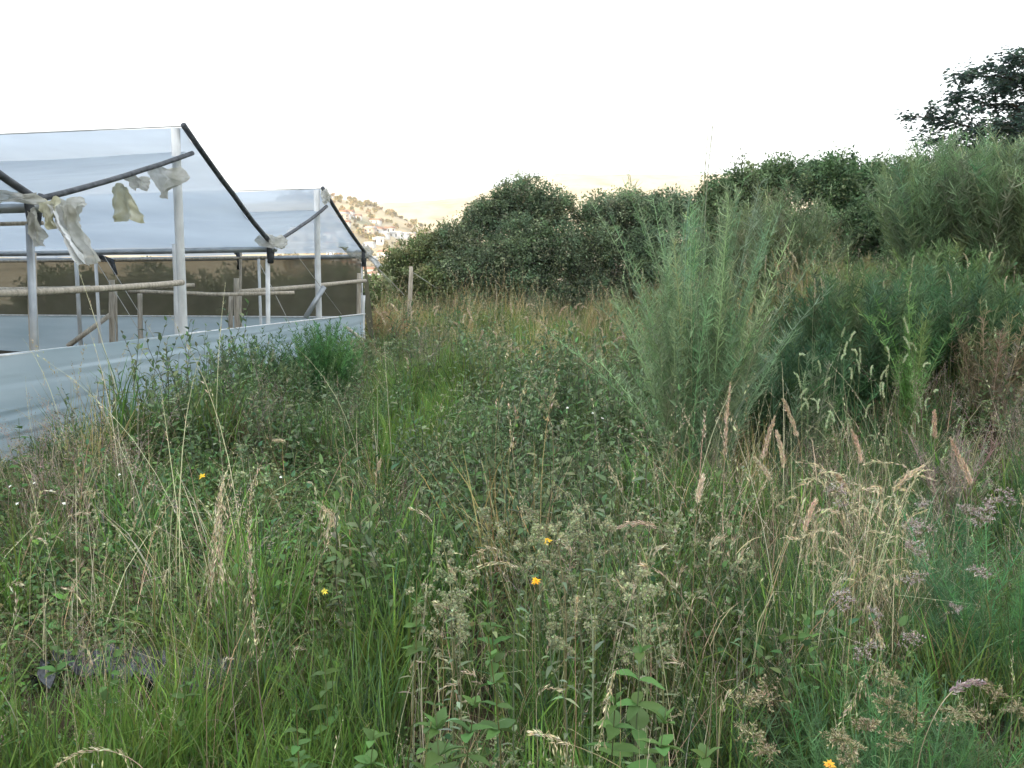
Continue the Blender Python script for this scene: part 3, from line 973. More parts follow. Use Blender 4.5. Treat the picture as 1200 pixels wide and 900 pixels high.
for _ in range(3):
    source('lodged', grass_tuft(13, .75, .0026, [STRAW, TAN, (.36, .32, .2)], None, .16, 1.0, .8, 1, (14, .018, .004, .4, .005), (STRAW, TAN)))
for _ in range(2):
    source('gold', grass_tuft(60, .72, .005, [(.30, .235, .10), (.22, .20, .085), (.14, .16, .06), (.38, .30, .16)], [.35, .3, .2, .15], .16, .22, .6, 4, (26, .02, .006, .5, .01), ((.36, .29, .16), STRAW)))
IDX = {}
for k, s in enumerate(src_names):
    IDX.setdefault(s, []).append(k)

# instancing tree
ng = bpy.data.node_groups.new('scatter', 'GeometryNodeTree')
ng.interface.new_socket('Geometry', in_out='INPUT', socket_type='NodeSocketGeometry')
ng.interface.new_socket('Geometry', in_out='OUTPUT', socket_type='NodeSocketGeometry')
gi, go = ng.nodes.new('NodeGroupInput'), ng.nodes.new('NodeGroupOutput')
iop = ng.nodes.new('GeometryNodeInstanceOnPoints')
cinf = ng.nodes.new('GeometryNodeCollectionInfo')
cinf.inputs['Collection'].default_value = SRC
cinf.inputs['Separate Children'].default_value = True
cinf.inputs['Reset Children'].default_value = True


def named(nm, ty):
    nd = ng.nodes.new('GeometryNodeInputNamedAttribute')
    nd.data_type = ty
    nd.inputs['Name'].default_value = nm
    return nd.outputs['Attribute']


iop.inputs['Pick Instance'].default_value = True
ng.links.new(gi.outputs[0], iop.inputs['Points'])
ng.links.new(cinf.outputs[0], iop.inputs['Instance'])
ng.links.new(named('src', 'INT'), iop.inputs['Instance Index'])
ng.links.new(named('rot', 'FLOAT_VECTOR'), iop.inputs['Rotation'])
ng.links.new(named('scl', 'FLOAT_VECTOR'), iop.inputs['Scale'])
ng.links.new(iop.outputs[0], go.inputs[0])


def scatter(name, label, pts, idx, rot, scl):
    me = bpy.data.meshes.new(name)
    n = len(pts)
    me.vertices.add(n)
    me.vertices.foreach_set('co', np.asarray(pts, np.float32).ravel())
    me.attributes.new('src', 'INT', 'POINT').data.foreach_set('value', np.asarray(idx, np.int32))
    me.attributes.new('rot', 'FLOAT_VECTOR', 'POINT').data.foreach_set('vector', np.asarray(rot, np.float32).ravel())
    me.attributes.new('scl', 'FLOAT_VECTOR', 'POINT').data.foreach_set('vector', np.asarray(scl, np.float32).ravel())
    o = obj(name, me)
    o.modifiers.new('scatter', 'NODES').node_group = ng
    tag(o, label, 'ground cover', None, 'stuff')
    return o


# candidate points: density falls with distance
pts = []
for (y0, y1, dens) in ((1.15, 4.0, 60), (4.0, 8.0, 38), (8.0, 15.0, 18), (15.0, 24.0, 9), (24.0, 36.0, 6)):
    x0, x1 = -.72 * y1 - .8, .72 * y1 + .8
    n = int((x1 - x0) * (y1 - y0) * dens)
    xy = np.stack([rng.uniform(x0, x1, n), rng.uniform(y0, y1, n)], -1)
    pts.append(xy[np.abs(xy[:, 0]) < .72 * xy[:, 1] + .8])
xy = np.concatenate(pts)
x, y = xy[:, 0], xy[:, 1]
keep = (x > fx(y) + .10) | (y > 18.9)
keep &= ~((x < fx(18.7) - .2) & (y > 18) & (y < 40) & (x < -4))
x, y = x[keep], y[keep]
N = len(x)
pxx, pyy = 600 + 1000 * x / y, 335 + 1000 * 1.1 / y
kinds = ['green', 'lush', 'dry', 'weed', 'cover', 'grey', 'dead', 'bud', 'feather', 'mauve', 'lodged', 'gold']
Wt = {k: np.full(N, .02) for k in kinds}


def zone(cx, cy, rx, ry, **kw):
    g = np.exp(-(((pxx - cx) / rx) ** 2 + ((pyy - cy) / ry) ** 2))
    for k, v in kw.items():
        Wt[k] += g * v


zone(200, 870, 330, 110, green=1.2, lush=2.0, weed=.5, dry=.05, feather=.15)
zone(330, 700, 140, 90, green=1.1, weed=.3, lush=.2)
zone(130, 620, 260, 90, weed=1.3, cover=1.0, dry=.16, dead=.35, green=.2)
zone(300, 540, 260, 70, cover=2.2, weed=1.3, dead=.12, dry=.08)
zone(60, 560, 120, 60, mauve=.15, weed=.3)
zone(500, 462, 55, 32, lush=3.0, green=1.4, cover=.8)
zone(440, 640, 110, 80, green=1.6, lush=.4)
zone(620, 510, 110, 75, grey=1.6, weed=1.2, cover=.5)
zone(620, 700, 170, 90, bud=.25, dead=.3, weed=1.2, cover=.4, green=.3, dry=.2)
zone(620, 850, 230, 90, weed=1.0, green=.7, lush=.3, bud=.12, dry=.35, dead=.2)
zone(985, 620, 95, 80, dry=2.4, mauve=.2, green=.4, weed=.3, lodged=.8)
zone(1100, 640, 130, 120, green=.9, weed=.7, feather=.6)
zone(830, 680, 120, 90, dry=.35, bud=.3, green=.8, weed=.8, dead=.25)
zone(1000, 820, 230, 110, green=.9, feather=.9, weed=.5, mauve=.2, dry=.25)
zone(1120, 510, 110, 60, mauve=.7, dead=.3, green=.6, weed=.8, feather=.6)
zone(820, 540, 110, 50, dry=.3, dead=.2, green=.7, weed=.8)
zone(600, 395, 330, 38, dry=.12, cover=.5, green=1.0, weed=1.0, mauve=.12, grey=.5, lush=.7, dead=.08)
zone(600, 366.5, 240, 5.5, gold=6, green=2.5, weed=1.0, dry=1.0)
zone(560, 385, 160, 14, gold=.5, lush=.5, cover=.4)
zone(690, 400, 90, 22, gold=1.4)
zone(470, 378, 60, 12, gold=1.2)
zone(980, 372, 160, 26, gold=1.0)
zone(680, 402, 80, 22, dry=.8, mauve=.2, lodged=.4)
zone(1000, 400, 230, 50, green=1.1, feather=.8, weed=.4, mauve=.3, dry=.4)
zone(450, 400, 60, 30, mauve=.6, dry=.3, green=.4)
zone(250, 455, 120, 40, dry=.5, weed=1.6, green=.8, grey=.8, cover=.4, dead=.3)
zone(500, 650, 600, 260, lodged=.14)
zone(980, 600, 180, 110, lodged=.7)
zone(150, 600, 200, 80, lodged=.3)
zone(110, 640, 130, 50, dead=1.6, dry=.6, lodged=.5)
zone(230, 640, 70, 40, dead=1.2, dry=.4)
zone(560, 690, 70, 50, dead=.9)
zone(1090, 560, 90, 50, dry=.5, dead=.6)
zone(600, 390, 400, 40, lodged=.1)
WW = np.stack([Wt[k] * (.35 + 1.3 * vnoise(x * 1.7 + 9 * q, y * 1.7 - 5 * q, 50 + q) ** 1.5) * (.25 + 1.6 * vnoise(x * .55 + 3 * q, y * .45 + 7 * q, 80 + q) ** 1.6) for q, k in enumerate(kinds)], 1)
cum = np.cumsum(WW, 1) / WW.sum(1, keepdims=True)
ki = (rng.random(N)[:, None] > cum).sum(1)
src = np.array([rng.choice(IDX[kinds[k]]) for k in ki])
scl = rng.uniform(.65, 1.2, N) * np.interp(y, [1, 2.0, 4, 12, 30], [.55, .72, .9, 1.0, 1.25])
scl = scl * (.62 + .95 * vnoise(x * .95 + 3, y * .95 + 8, 90) ** 1.2)
scl = np.where(np.array(kinds)[ki] == 'grey', scl * 1.15, scl)
near_wall = (y < 18) & (x < fx(y) + 1.3)
scl = np.where(near_wall, scl * np.interp(x - fx(y), [.1, 1.3], [.45, 1.0]) * np.interp(y, [6.5, 8, 10, 12], [1., 1.5, 1.15, 1.0]), scl)
scl3 = np.stack([scl * rng.uniform(.9, 1.2, N), scl * rng.uniform(.9, 1.2, N), scl], -1)
rot = np.stack([rng.normal(0, .10, N), rng.normal(0, .10, N), rng.uniform(0, 6.28, N)], -1)
P3 = np.stack([x, y, gz(x, y)], -1)
names = {'green': ('meadow_grass', 'green grass blades filling the meadow'), 'lush': ('lush_grass', 'bright yellow-green lush grass'),
         'dry': ('dry_grass', 'dry straw-coloured grass mixed through the meadow'), 'weed': ('leafy_weeds', 'small leafy green weeds covering the ground'),
         'cover': ('ground_cover', 'low round-leaved creeping ground cover'), 'grey': ('grey_green_weeds', 'tall grey-green leafy weeds in the middle of the meadow'),
         'dead': ('dead_stalks', 'brown dead stalks lying in the meadow'), 'bud': ('budding_weeds', 'grey-green weeds with pale dried buds'),
         'feather': ('feathery_weeds', 'fine feathery green weeds at right'), 'gold': ('golden_grass', 'tall golden grass at the foot of the hedge and on the bank'), 'lodged': ('lodged_stems', 'pale straw stems bent over through the meadow'), 'mauve': ('mauve_grass', 'mauve-tinged flowering grass')}
for q, k in enumerate(kinds):
    s = ki == q
    if s.any():
        scatter(names[k][0], names[k][1], P3[s], src[s], rot[s], scl3[s])
print('tufts', N)

# ------------------------------------------------------------------ single grass stalks with seed heads
def smooth_path(Q, K=22):
    Q = np.asarray(Q, float)
    d = np.concatenate([[0], np.cumsum(np.linalg.norm(np.diff(Q, axis=0), axis=1))])
    t = np.linspace(0, d[-1], K)
    P = np.stack([np.interp(t, d, Q[:, a]) for a in range(3)], -1)
    for _ in range(5):
        P[1:-1] = (P[:-2] + 2 * P[1:-1] + P[2:]) / 4
    return P


def stalk(name, label, pix, Y, cols, head=.4, style='plume', group=None, cat='grass stalk', dy=.05, w=.0035, stemcol=TAN, dens=1.):
    """a stalk whose tip comes first in pix; it goes on down to the soil"""
    n = len(pix)
    wob = np.cumsum(rng.normal(0, dy, n))
    Q = [W(px, py, Y + wv) for (px, py), wv in zip(pix, wob)]
    f = Q[-1] + (Q[-1] - Q[-2]) * .3
    g = np.array([f[0] + rng.normal(0, .03), f[1], 0])
    g[2] = gz(g[0], g[1]) - .02
    if Q[-1][2] > g[2] + .05:
        Q.append(Q[-1] * .5 + g * .5)
        Q.append(g)
    Q = Q[::-1]
    vis = np.cumsum(np.linalg.norm(np.diff(np.array(Q), axis=0), axis=1))
    P = smooth_path(Q, 30)
    B = P[0].copy()
    P = P - B
    t = thing(name, label, cat, B, 0, group)
    mb = MB()
    K = len(P)
    thin_tubes(mb, P[None], np.linspace(w, w * .35, K)[None], tint(stemcol, 1))
    obj('stem', mb.mesh('stem', M_DRY), t)
    seg = np.concatenate([[0], np.cumsum(np.linalg.norm(np.diff(P, axis=0), axis=1))])
    L = seg[-1]
    t0 = max(0., 1 - head / L)
    mh = MB()
    if style == 'plume':          # dense soft spike
        kY = max(1., Y / 3.5) ** .45
        spikelets(mh, P, int(340 * dens), .018 * kY, .0042 * kY, cols, t0, .45, .0065 * min(kY, 1.3))
    elif style == 'spike':        # narrow catkin
        kY = max(1., Y / 3.5) ** .45
        spikelets(mh, P, int(150 * dens), .012 * kY, .003 * kY, cols, t0, .5, .003 * kY)
    elif style == 'oat':          # loose hanging husks on threads
        spikelets(mh, P, int(120 * dens), .017, .0032, cols, t0, .5, .005)
        m = int(26 * dens)
        k = rng.integers(int(K * t0), K - 1, m)
        d = rdir(m, -.6, .2) * rng.uniform(.008, .026, (m, 1))
        T = np.stack([P[k], P[k] + d * .6 + [0, 0, .006], P[k] + d + [0, 0, -.012]], 1)
        thin_tubes(mh, T, np.full((m, 3), .0010), tint(TAN, m))
        leaves(mh, T[:, 2], d * .4 + np.array([0, 0, -.03]), rdir(m), .019, .0035, pick(cols, m), .2, .1, False)
    elif style == 'thin':         # a few narrow husks along a bare stem
        spikelets(mh, P, int(22 * dens), .022, .0035, cols, t0, .35, .004)
    elif style == 'panicle':      # open branching head
        m = int(34 * dens)
        k = rng.integers(int(K * t0), K - 1, m)
        d = rdir(m, .1, .9) * rng.uniform(.012, .045, (m, 1))
        T = np.stack([P[k], P[k] + d * .6, P[k] + d + [0, 0, -.006]], 1)
        thin_tubes(mh, T, np.full((m, 3), .0011), tint(stemcol, m))
        for q in range(m):
            spikelets(mh, T[q], 9, .010, .003, cols, .3, 1., .003)
    obj('seed_head', mh.mesh('seed_head', M_DRY), t)
    # a dry leaf or two on the stem
    nb = rng.integers(1, 3)
    for k in rng.integers(3, max(4, int(K * t0)) if t0 > .2 else 8, nb):
        ml = MB()
        blades(ml, P[k:k + 1], rng.uniform(.10, .22, 1), np.full(1, .0032), rng.uniform(.3, .8, 1), rng.uniform(.6, 1.6, 1), rng.uniform(0, 6.28, 1), tint(np.array(stemcol) * (.55, .62, .5), 1))
        obj('leaf_blade', ml.mesh('leaf_blade', M_DRY), t)
    return t


PK = [(.42, .325, .25), (.50, .41, .31), (.36, .30, .215)]
ST = [STRAW, TAN, (.52, .45, .30)]
GS = 'pinkish plumed grasses at right'
for px, lab, Y, hd in (
        ([(856, 448), (852, 480), (849, 540), (847, 600), (846, 650)], 'tallest pinkish plumed grass in front of the feathery shrub', 3.7, .34),
        ([(918, 468), (930, 496), (939, 524), (945, 600), (948, 640)], 'pink-tan plume bent right, right of the tallest plume', 3.7, .2),
        ([(908, 488), (897, 520), (889, 560), (886, 640)], 'upright tan plume leaning left beside the bent pink plume', 3.7, .22),
        ([(910, 505), (918, 535), (920, 560), (918, 640)], 'short drooping tan plume between two taller plumes', 3.65, .16),
        ([(884, 537), (898, 550), (907, 566), (914, 620)], 'small tan plume nodding left below the tall plumes', 3.5, .12),
        ([(1095, 482), (1095, 530), (1094, 600), (1094, 650)], 'straight narrow tan spike near the right edge', 3.9, .16),
        ([(1114, 514), (1128, 545), (1134, 572), (1132, 650)], 'tan plume bent left near the right edge', 3.8, .18),
        ([(980, 556), (998, 580), (1008, 604), (1020, 660), (1042, 720)], 'straw plume leaning left over the dry grass clump', 3.3, .16),
        ([(956, 586), (944, 612), (938, 640), (932, 690)], 'short straw plume leaning right left of the dry clump', 3.1, .12),
        ([(998, 504), (1008, 526), (1010, 556), (1014, 640)], 'tan plume rising behind the dry grass clump', 3.9, .17),
        ([(1082, 546), (1060, 560), (1042, 580), (1030, 640)], 'tan plume arching right over the dry clump', 3.6, .17),
        ([(824, 558), (818, 580), (815, 610), (814, 660)], 'small rosy plume left of the tallest plume', 3.3, .12),
        ([(1128, 540), (1140, 566), (1138, 600), (1130, 660)], 'faded mauve plume with spreading foot at right edge', 3.4, .10)):
    stalk('plumed_grass', lab, px, Y, PK, hd, 'plume', GS, 'plumed grass')
GO_ = 'straw oat-like stalks at left'
for px, lab, Y, hd in (
        ([(312, 532), (296, 555), (290, 600), (294, 680), (300, 750), (302, 800)], 'thick straw-coloured oat stalk standing tallest in the left foreground', 2.55, .62),
        ([(268, 545), (255, 575), (252, 640), (243, 720), (242, 900)], 'thin straw stalk with curved tip left of the thick oat stalk', 2.35, .36),
        ([(262, 560), (254, 600), (258, 660), (262, 690)], 'short straw stalk just left of the thick oat stalk', 2.5, .35),
        ([(372, 592), (396, 602), (384, 625), (362, 655), (345, 690), (338, 715)], 'straw oat stalk with hooked tip right of the thick oat stalk', 2.6, .32)):
    stalk('oat_stalk', lab, px, Y, ST, hd, 'oat', GO_, 'grass stalk', dens=1.6)
GN_ = 'nodding grasses in the foreground'
for px, lab, Y, hd, c, sty in (
        ([(546, 664), (556, 645), (580, 638), (606, 648), (618, 668), (626, 700)], 'arched straw grass head left of the yellow flowers', 2.6, .22, ST, 'oat'),
        ([(552, 668), (575, 655), (600, 655), (618, 672), (630, 720)], 'second arched straw head under the first', 2.55, .18, ST, 'oat'),
        ([(716, 622), (735, 612), (760, 609), (778, 618), (792, 650), (800, 700)], 'pinkish arched grass head right of the yellow flowers', 2.9, .2, PK, 'plume'),
        ([(728, 574), (716, 550), (704, 528), (698, 512), (712, 530), (730, 600)], 'thin straw stalk folded over in the middle of the meadow', 3.6, .12, ST, 'oat'),
        ([(970, 876), (985, 845), (1005, 810), (1022, 780), (1032, 760), (1046, 800)], 'pale drooping oat head at the lower right', 2.0, .3, ST, 'oat'),
        ([(1034, 756), (1026, 740), (1012, 700), (1004, 640)], 'pale straw stem leaning right over the dry clump', 2.6, .05, ST, 'oat'),
        ([(1152, 799), (1136, 797), (1116, 806), (1098, 830), (1075, 885)], 'mauve foxtail grass head arching at lower right', 1.9, .15, [MAUVE, (.28, .23, .22)], 'plume'),
        ([(526, 663), (540, 690), (556, 715), (566, 745)], 'thin pale stem leaning left in the centre foreground', 2.4, .06, ST, 'spike'),
        ([(622, 858), (660, 868), (700, 884), (730, 897), (760, 930)], 'pale straw stem lying low at the bottom edge', 1.75, .1, ST, 'oat'),
        ([(700, 880), (708, 840), (716, 800), (724, 765), (728, 800)], 'drooping pale oat stem at the bottom centre', 1.95, .22, ST, 'oat'),
        ([(676, 700), (674, 740), (674, 800), (676, 850)], 'straight thin straw stem right of centre foreground', 2.2, .1, ST, 'spike'),
        ([(320, 516), (338, 517), (344, 526), (346, 570)], 'small nodding tan grass head in the left middle distance', 5.2, .12, ST, 'plume'),
        ([(446, 138 + 400), (440, 560), (440, 600)], 'short tan spike left of centre in the middle distance', 5.0, .12, PK, 'plume'),
        ([(60, 905), (80, 880), (110, 876), (140, 878), (180, 905)], 'pale arching oat head at the bottom left corner', 1.85, .2, ST, 'oat')):
    stalk('nodding_grass', lab, px, Y, c, hd, sty, GN_, 'grass stalk', dens=.55)
stalk('reed_stalk', 'tallest thin reed stalk rising above the hedge into the sky', [(838, 128), (833, 165), (829, 210), (826, 250), (824, 330)], 6.8, [(.30, .26, .2), TAN], .65, 'spike', 'tall reed stalks', 'reed', .02, .013, (.25, .25, .15), 1.4)
stalk('reed_stalk', 'second thin reed stalk left of the tallest one', [(830, 152), (826, 200), (823, 250), (822, 330)], 6.9, [(.30, .26, .2), TAN], .5, 'spike', 'tall reed stalks', 'reed', .02, .011, (.25, .25, .15), 1.2)

# grasses nothing tells apart
def single_out(made, label):
    """the outermost of a field can be told apart by place"""
    for key, word in ((lambda m: m[0], 'leftmost '), (lambda m: -m[0], 'rightmost '), (lambda m: m[1], 'highest standing '), (lambda m: -m[1], 'lowest standing ')):
        rest = [m for m in made if m[2]['label'] == label]
        if len(rest) > 2:
            min(rest, key=key)[2]['label'] = word + label


def stalk_field(name, label, group, n, x0, x1, y0, y1, ylo, yhi, cols, style, head, lenp, stemcol=TAN, w=.003, cat='grass stalk', dens=.7, bendy=1.):
    made = []
    for _ in range(n):
        px, py, Y = rng.uniform(x0, x1), rng.uniform(y0, y1), rng.uniform(ylo, yhi)
        lean = rng.normal(0, .35) * lenp * bendy
        hook = rng.choice([-1, 1]) * rng.uniform(.05, .35) * lenp * bendy
        t_ = stalk(name, label, [(px + hook, py + abs(hook) * rng.uniform(-.3, .8)), (px, py), (px - lean * .3, py + lenp * .4), (px - lean, py + lenp)], Y, cols, head * rng.uniform(.7, 1.2), style, group, cat, .03, w, stemcol, dens)
        made.append((px, py, t_))
    single_out(made, label)


stalk_field('pale_spike', 'pale green flowering spike on the ferny slope', 'pale spikes on the ferny slope', 40, 930, 1100, 370, 515, 5.4, 6.6, [PALE, (.38, .42, .28)], 'spike', .13, 60, (.16, .2, .1), .004, dens=1.1, bendy=.4)
stalk_field('bank_grass', 'tan seed-headed grass on top of the bank', 'tan grasses on the bank', 44, 870, 1190, 290, 370, 7.5, 10, [TAN, STRAW], 'spike', .22, 50, (.2, .2, .11), .006, dens=.9, bendy=.3)
stalk_field('dry_stalk', 'dry straw stalk in the pale clump at right', 'stalks of the pale dry clump', 80, 930, 1090, 535, 680, 3.0, 4.0, ST, 'thin', .2, 110, (.40, .36, .25), .0028, dens=2)
stalk_field('mauve_grass_stalk', 'mauve branching grass head at lower right', 'mauve grass heads at lower right', 20, 980, 1190, 560, 800, 2.2, 3.6, [MAUVE, (.32, .28, .26), (.36, .32, .30)], 'panicle', .10, 90, OLIVE, dens=.8)
stalk_field('seeding_grass', 'small tan seeding grass at the bottom edge right', 'tan seeding grasses at the bottom edge', 16, 860, 1190, 790, 895, 1.7, 2.1, [(.20, .18, .11), (.25, .22, .14)], 'panicle', .08, 70, OLIVE, .002, dens=.8)
stalk_field('left_straw_grass', 'thin straw grass among the weeds at left', 'thin straw grasses at left', 50, 0, 430, 560, 800, 2.2, 4.6, [STRAW, TAN], 'thin', .14, 70, (.36, .32, .21), .0022, dens=1)
stalk_field('far_straw_grass', 'pale straw grass in the far meadow', 'pale straw grasses of the far meadow', 60, 440, 760, 352, 420, 9, 19, [TAN, STRAW, PINK], 'plume', .22, 26, OLIVE, .007, dens=.35)
stalk_field('centre_straw_grass', 'thin straw grass standing in the centre foreground', 'thin straw grasses in the centre', 50, 460, 900, 600, 840, 2.0, 3.4, [STRAW, TAN], 'thin', .12, 90, (.34, .31, .20), .0021, dens=1)


# ------------------------------------------------------------------ single broad-leaved plants, each leaf its own
leaf_me = []
for q in range(5):
    mb = MB()
    g = (np.array([.066, .130, .036]) * rng.uniform(.75, 1.15)) * np.exp(rng.normal(0, .08, 3))
    n = 9
    u = np.linspace(0, 1, n)
    wd = .50 * np.sin(np.pi * u ** .8) ** .8 * (1 - .15 * u)
    wd[0], wd[-1] = .02, .0
    wd = wd * (1 + .06 * (np.arange(n) % 2))
    bend = rng.uniform(.15, .5)
    V = []
    for k in range(n):
        z = -bend * u[k] ** 2 * .6 + .02 * math.sin(u[k] * 9 + q)
        V += [(u[k], -wd[k] * .55, z + wd[k] * .22), (u[k], 0, z), (u[k], wd[k] * .55, z + wd[k] * .22)]
    Fq = []
    for k in range(n - 1):
        Fq += [(3 * k, 3 * k + 3, 3 * k + 4, 3 * k + 1), (3 * k + 1, 3 * k + 4, 3 * k + 5, 3 * k + 2)]
    mb.add(V, np.array(Fq), np.clip(g, 0, 1))
    leaf_me.append(mb.mesh('broad_leaf', M_LEAF, True))


def leafy_plant(label, px, py, Y, h, ll, nl=12, group='broad-leaved plants in the foreground'):
    tip = W(px, py, Y)
    B = np.array([tip[0] + rng.normal(0, .04), Y + rng.normal(0, .03), 0.])
    B[2] = gz(B[0], B[1]) - .02
    top = tip - B
    t = thing('broadleaf_plant', label, 'plant', B, 0, group)
    P = smooth_path([np.zeros(3), top * .5 + np.array([rng.normal(0, .03), rng.normal(0, .03), 0]), top], 12)
    mb = MB()
    thin_tubes(mb, P[None], np.linspace(.006, .003, 12)[None], tint((.10, .12, .05), 1))
    obj('stem', mb.mesh('stem', M_LEAF), t)
    for k in range(nl):
        f = 1 - (k // 2) / max(1, nl // 2) * min(.9, h / max(top[2], .1))
        i0 = min(10, int(f * 11))
        p = P[i0]
        o = obj('leaf', leaf_me[rng.integers(5)], t, p)
        s = ll * (.45 + .75 * min(1, (1 - f) * 2.2 + .15)) * rng.uniform(.8, 1.15)
        o.scale = (s, s * rng.uniform(.85, 1.1), s)
        a = (k % 2) * math.pi + (k // 2) * 1.5 + rng.normal(0, .25)
        o.rotation_euler = (rng.normal(0, .25), -rng.normal(.25 + .7 * (k < 2), .2), a)
    return t


for lab, px, py, Y, h, ll, nl in (
        ('bright broad-leaved sprig standing clear at lower right of centre', 752, 735, 2.1, .35, .085, 14),
        ('bright broad-leaved plant at the bottom edge right of centre', 782, 820, 1.9, .22, .08, 12),
        ('broad-leaved plant with round leaf below the standing sprig', 722, 800, 2.0, .2, .075, 10),
        ('leafy upright plant left of the standing sprig', 572, 745, 2.1, .3, .06, 14),
        ('wide-leaved plant at the bottom edge left of centre', 510, 826, 1.85, .22, .085, 12),
        ('leafy plant low in the centre foreground', 560, 800, 1.95, .24, .07, 12),
        ('broad-leaved plant half hidden in grass at the bottom left', 440, 838, 1.85, .18, .07, 10),
        ('small leafy sprig above the arched straw heads', 570, 692, 2.6, .25, .06, 12),
        ('small bright leafy sprig left of the budding plant', 488, 680, 2.5, .25, .06, 12),
        ('single leafy shoot in the dry grass at right', 942, 684, 2.7, .2, .06, 6),
        ('leafy shoot at the left among dead stalks', 72, 716, 2.5, .22, .06, 10),
        ('bright leaf cluster at the bottom right of centre', 830, 862, 1.8, .16, .08, 9)):
    leafy_plant(lab, px, py, Y, h, ll, nl)
made = []
for k in range(12):
    x_, y_ = rng.uniform(20, 900), rng.uniform(640, 880)
    t_ = leafy_plant('small leafy weed among the grass of the foreground', x_, y_, rng.uniform(1.9, 2.9), .4, rng.uniform(.04, .055), int(rng.integers(14, 20)), 'small leafy weeds of the foreground')
    made.append((x_, y_, t_))
single_out(made, 'small leafy weed among the grass of the foreground')
for lab, px, py, Y, h, ll, nl in (
        ('tall grey-green leafy weed at the left of the middle clump', 535, 452, 5.2, .8, .085, 22),
        ('tall grey-green leafy weed in the middle clump', 580, 446, 5.4, .8, .085, 22),
        ('leafy weed right of the tall budding plant', 690, 468, 5.2, .8, .08, 22),
        ('pale leafy weed beside the foot of the feathery shrub', 735, 480, 5.3, .8, .08, 22),
        ('leafy weed just behind the tall budding plant', 650, 520, 4.6, .6, .08, 20),
        ('leafy weed left of the tall budding plant', 560, 530, 4.5, .6, .085, 20),
        ('leafy weed against the near end of the plastic wall', 22, 490, 5.6, .6, .07, 20),
        ('leafy weed with bare tip against the plastic wall', 92, 494, 5.7, .5, .06, 16),
        ('yellowish leafy weed in front of the plastic wall', 58, 540, 5.0, .4, .075, 14)):
    leafy_plant(lab, px, py, Y, h, ll, nl, 'tall leafy weeds of the middle meadow')


# ------------------------------------------------------------------ budding plants, flowers, thin dead stems
def bud_plant(label, stem, buds, Y, group='budding plants'):
    Q = [W(px, py, Y) for px, py in stem]
    g = Q[-1].copy()
    g[2] = gz(g[0], g[1]) - .02
    P = smooth_path(([g] + Q[::-1]) if Q[-1][2] > g[2] + .03 else Q[::-1], 26)
    B = P[0].copy()
    t = thing('budding_plant', label, 'plant', B, 0, group)
    mb = MB()
    thin_tubes(mb, (P - B)[None], np.linspace(.007, .003, 26)[None], tint((.20, .20, .12), 1))
    mo = obj('stem', mb.mesh('stem', M_LEAF), t)
    for (bx, by) in buds:
        c = W(bx, by, Y + rng.normal(0, .05))
        k = np.argmin(np.linalg.norm(P - (c - [0, 0, .05]), axis=1))
        mq = MB()
        s = P[k] - B
        c = c - B
        path = np.stack([s, (s + c) / 2 + [0, 0, -.008], c])
        thin_tubes(mq, path[None], np.full((1, 3), .0025), tint((.16, .17, .10), 1))
        for _ in range(rng.integers(2, 5)):
            cc = c + rng.normal(0, .011, 3)
            n = 26
            d = rdir(n)
            leaves(mq, cc + d * .003, d, rdir(n), .010, .006, pick([(.24, .26, .15), (.30, .30, .19), (.18, .20, .12)], n), .3, 0, False)
        obj('bud_cluster', mq.mesh('bud_cluster', M_LEAF), t)
    n = 12
    ml = MB()
    k = rng.integers(3, 22, n)
    leaves(ml, P[k] - B, rdir(n, -.1, .6), np.tile([0, 0, 1.], (n, 1)), rng.uniform(.03, .06, n), rng.uniform(.01, .018, n), tint(GREYG, n), .2, .3)
    obj('small_leaves', ml.mesh('small_leaves', M_LEAF), t)['kind'] = 'stuff'
    return t


bud_plant('tall budding plant with pale bud clusters in the centre', [(622, 446), (638, 462), (648, 490), (650, 540), (644, 600), (636, 660), (632, 740)],
          [(620, 446), (630, 452), (640, 458), (650, 470), (662, 498), (635, 480), (634, 560), (652, 572), (660, 580), (625, 600), (620, 612), (632, 618), (618, 595)], 3.3)
bud_plant('short budding plant left of the tall budding plant', [(566, 602), (572, 640), (578, 700)], [(562, 600), (570, 606), (575, 625), (582, 616), (560, 628)], 3.0)
bud_plant('short budding plant right of the tall budding plant', [(690, 598), (694, 640), (698, 700)], [(688, 596), (682, 612), (696, 606), (684, 640), (680, 655), (700, 650), (690, 670)], 2.9)
bud_plant('budding plant with grey clusters near the arched straw heads', [(520, 640), (528, 680), (530, 740)], [(512, 655), (520, 642), (530, 650), (535, 665), (516, 672)], 2.7)
bud_plant('dry budding stem at the lower left of centre', [(536, 712), (538, 750), (540, 800)], [(532, 715), (540, 722), (536, 735), (545, 745)], 2.3)
bud_plant('budding stem right of the broad-leaved sprig', [(876, 650), (872, 690), (870, 740)], [(870, 655), (880, 650), (884, 668), (868, 675)], 2.8)
made = []
for k in range(22):
    x_, y_ = rng.uniform(500, 780), rng.uniform(600, 770)
    t_ = bud_plant('grey-green budding weed in the centre foreground', [(x_, y_), (x_ + rng.normal(0, 8), y_ + 40), (x_ + rng.normal(0, 12), y_ + 90)],
              [(x_ + rng.normal(0, 12), y_ + rng.uniform(-4, 40)) for _ in range(6)], rng.uniform(2.3, 3.2), 'small budding weeds of the centre')
    made.append((x_, y_, t_))
single_out(made, 'grey-green budding weed in the centre foreground')


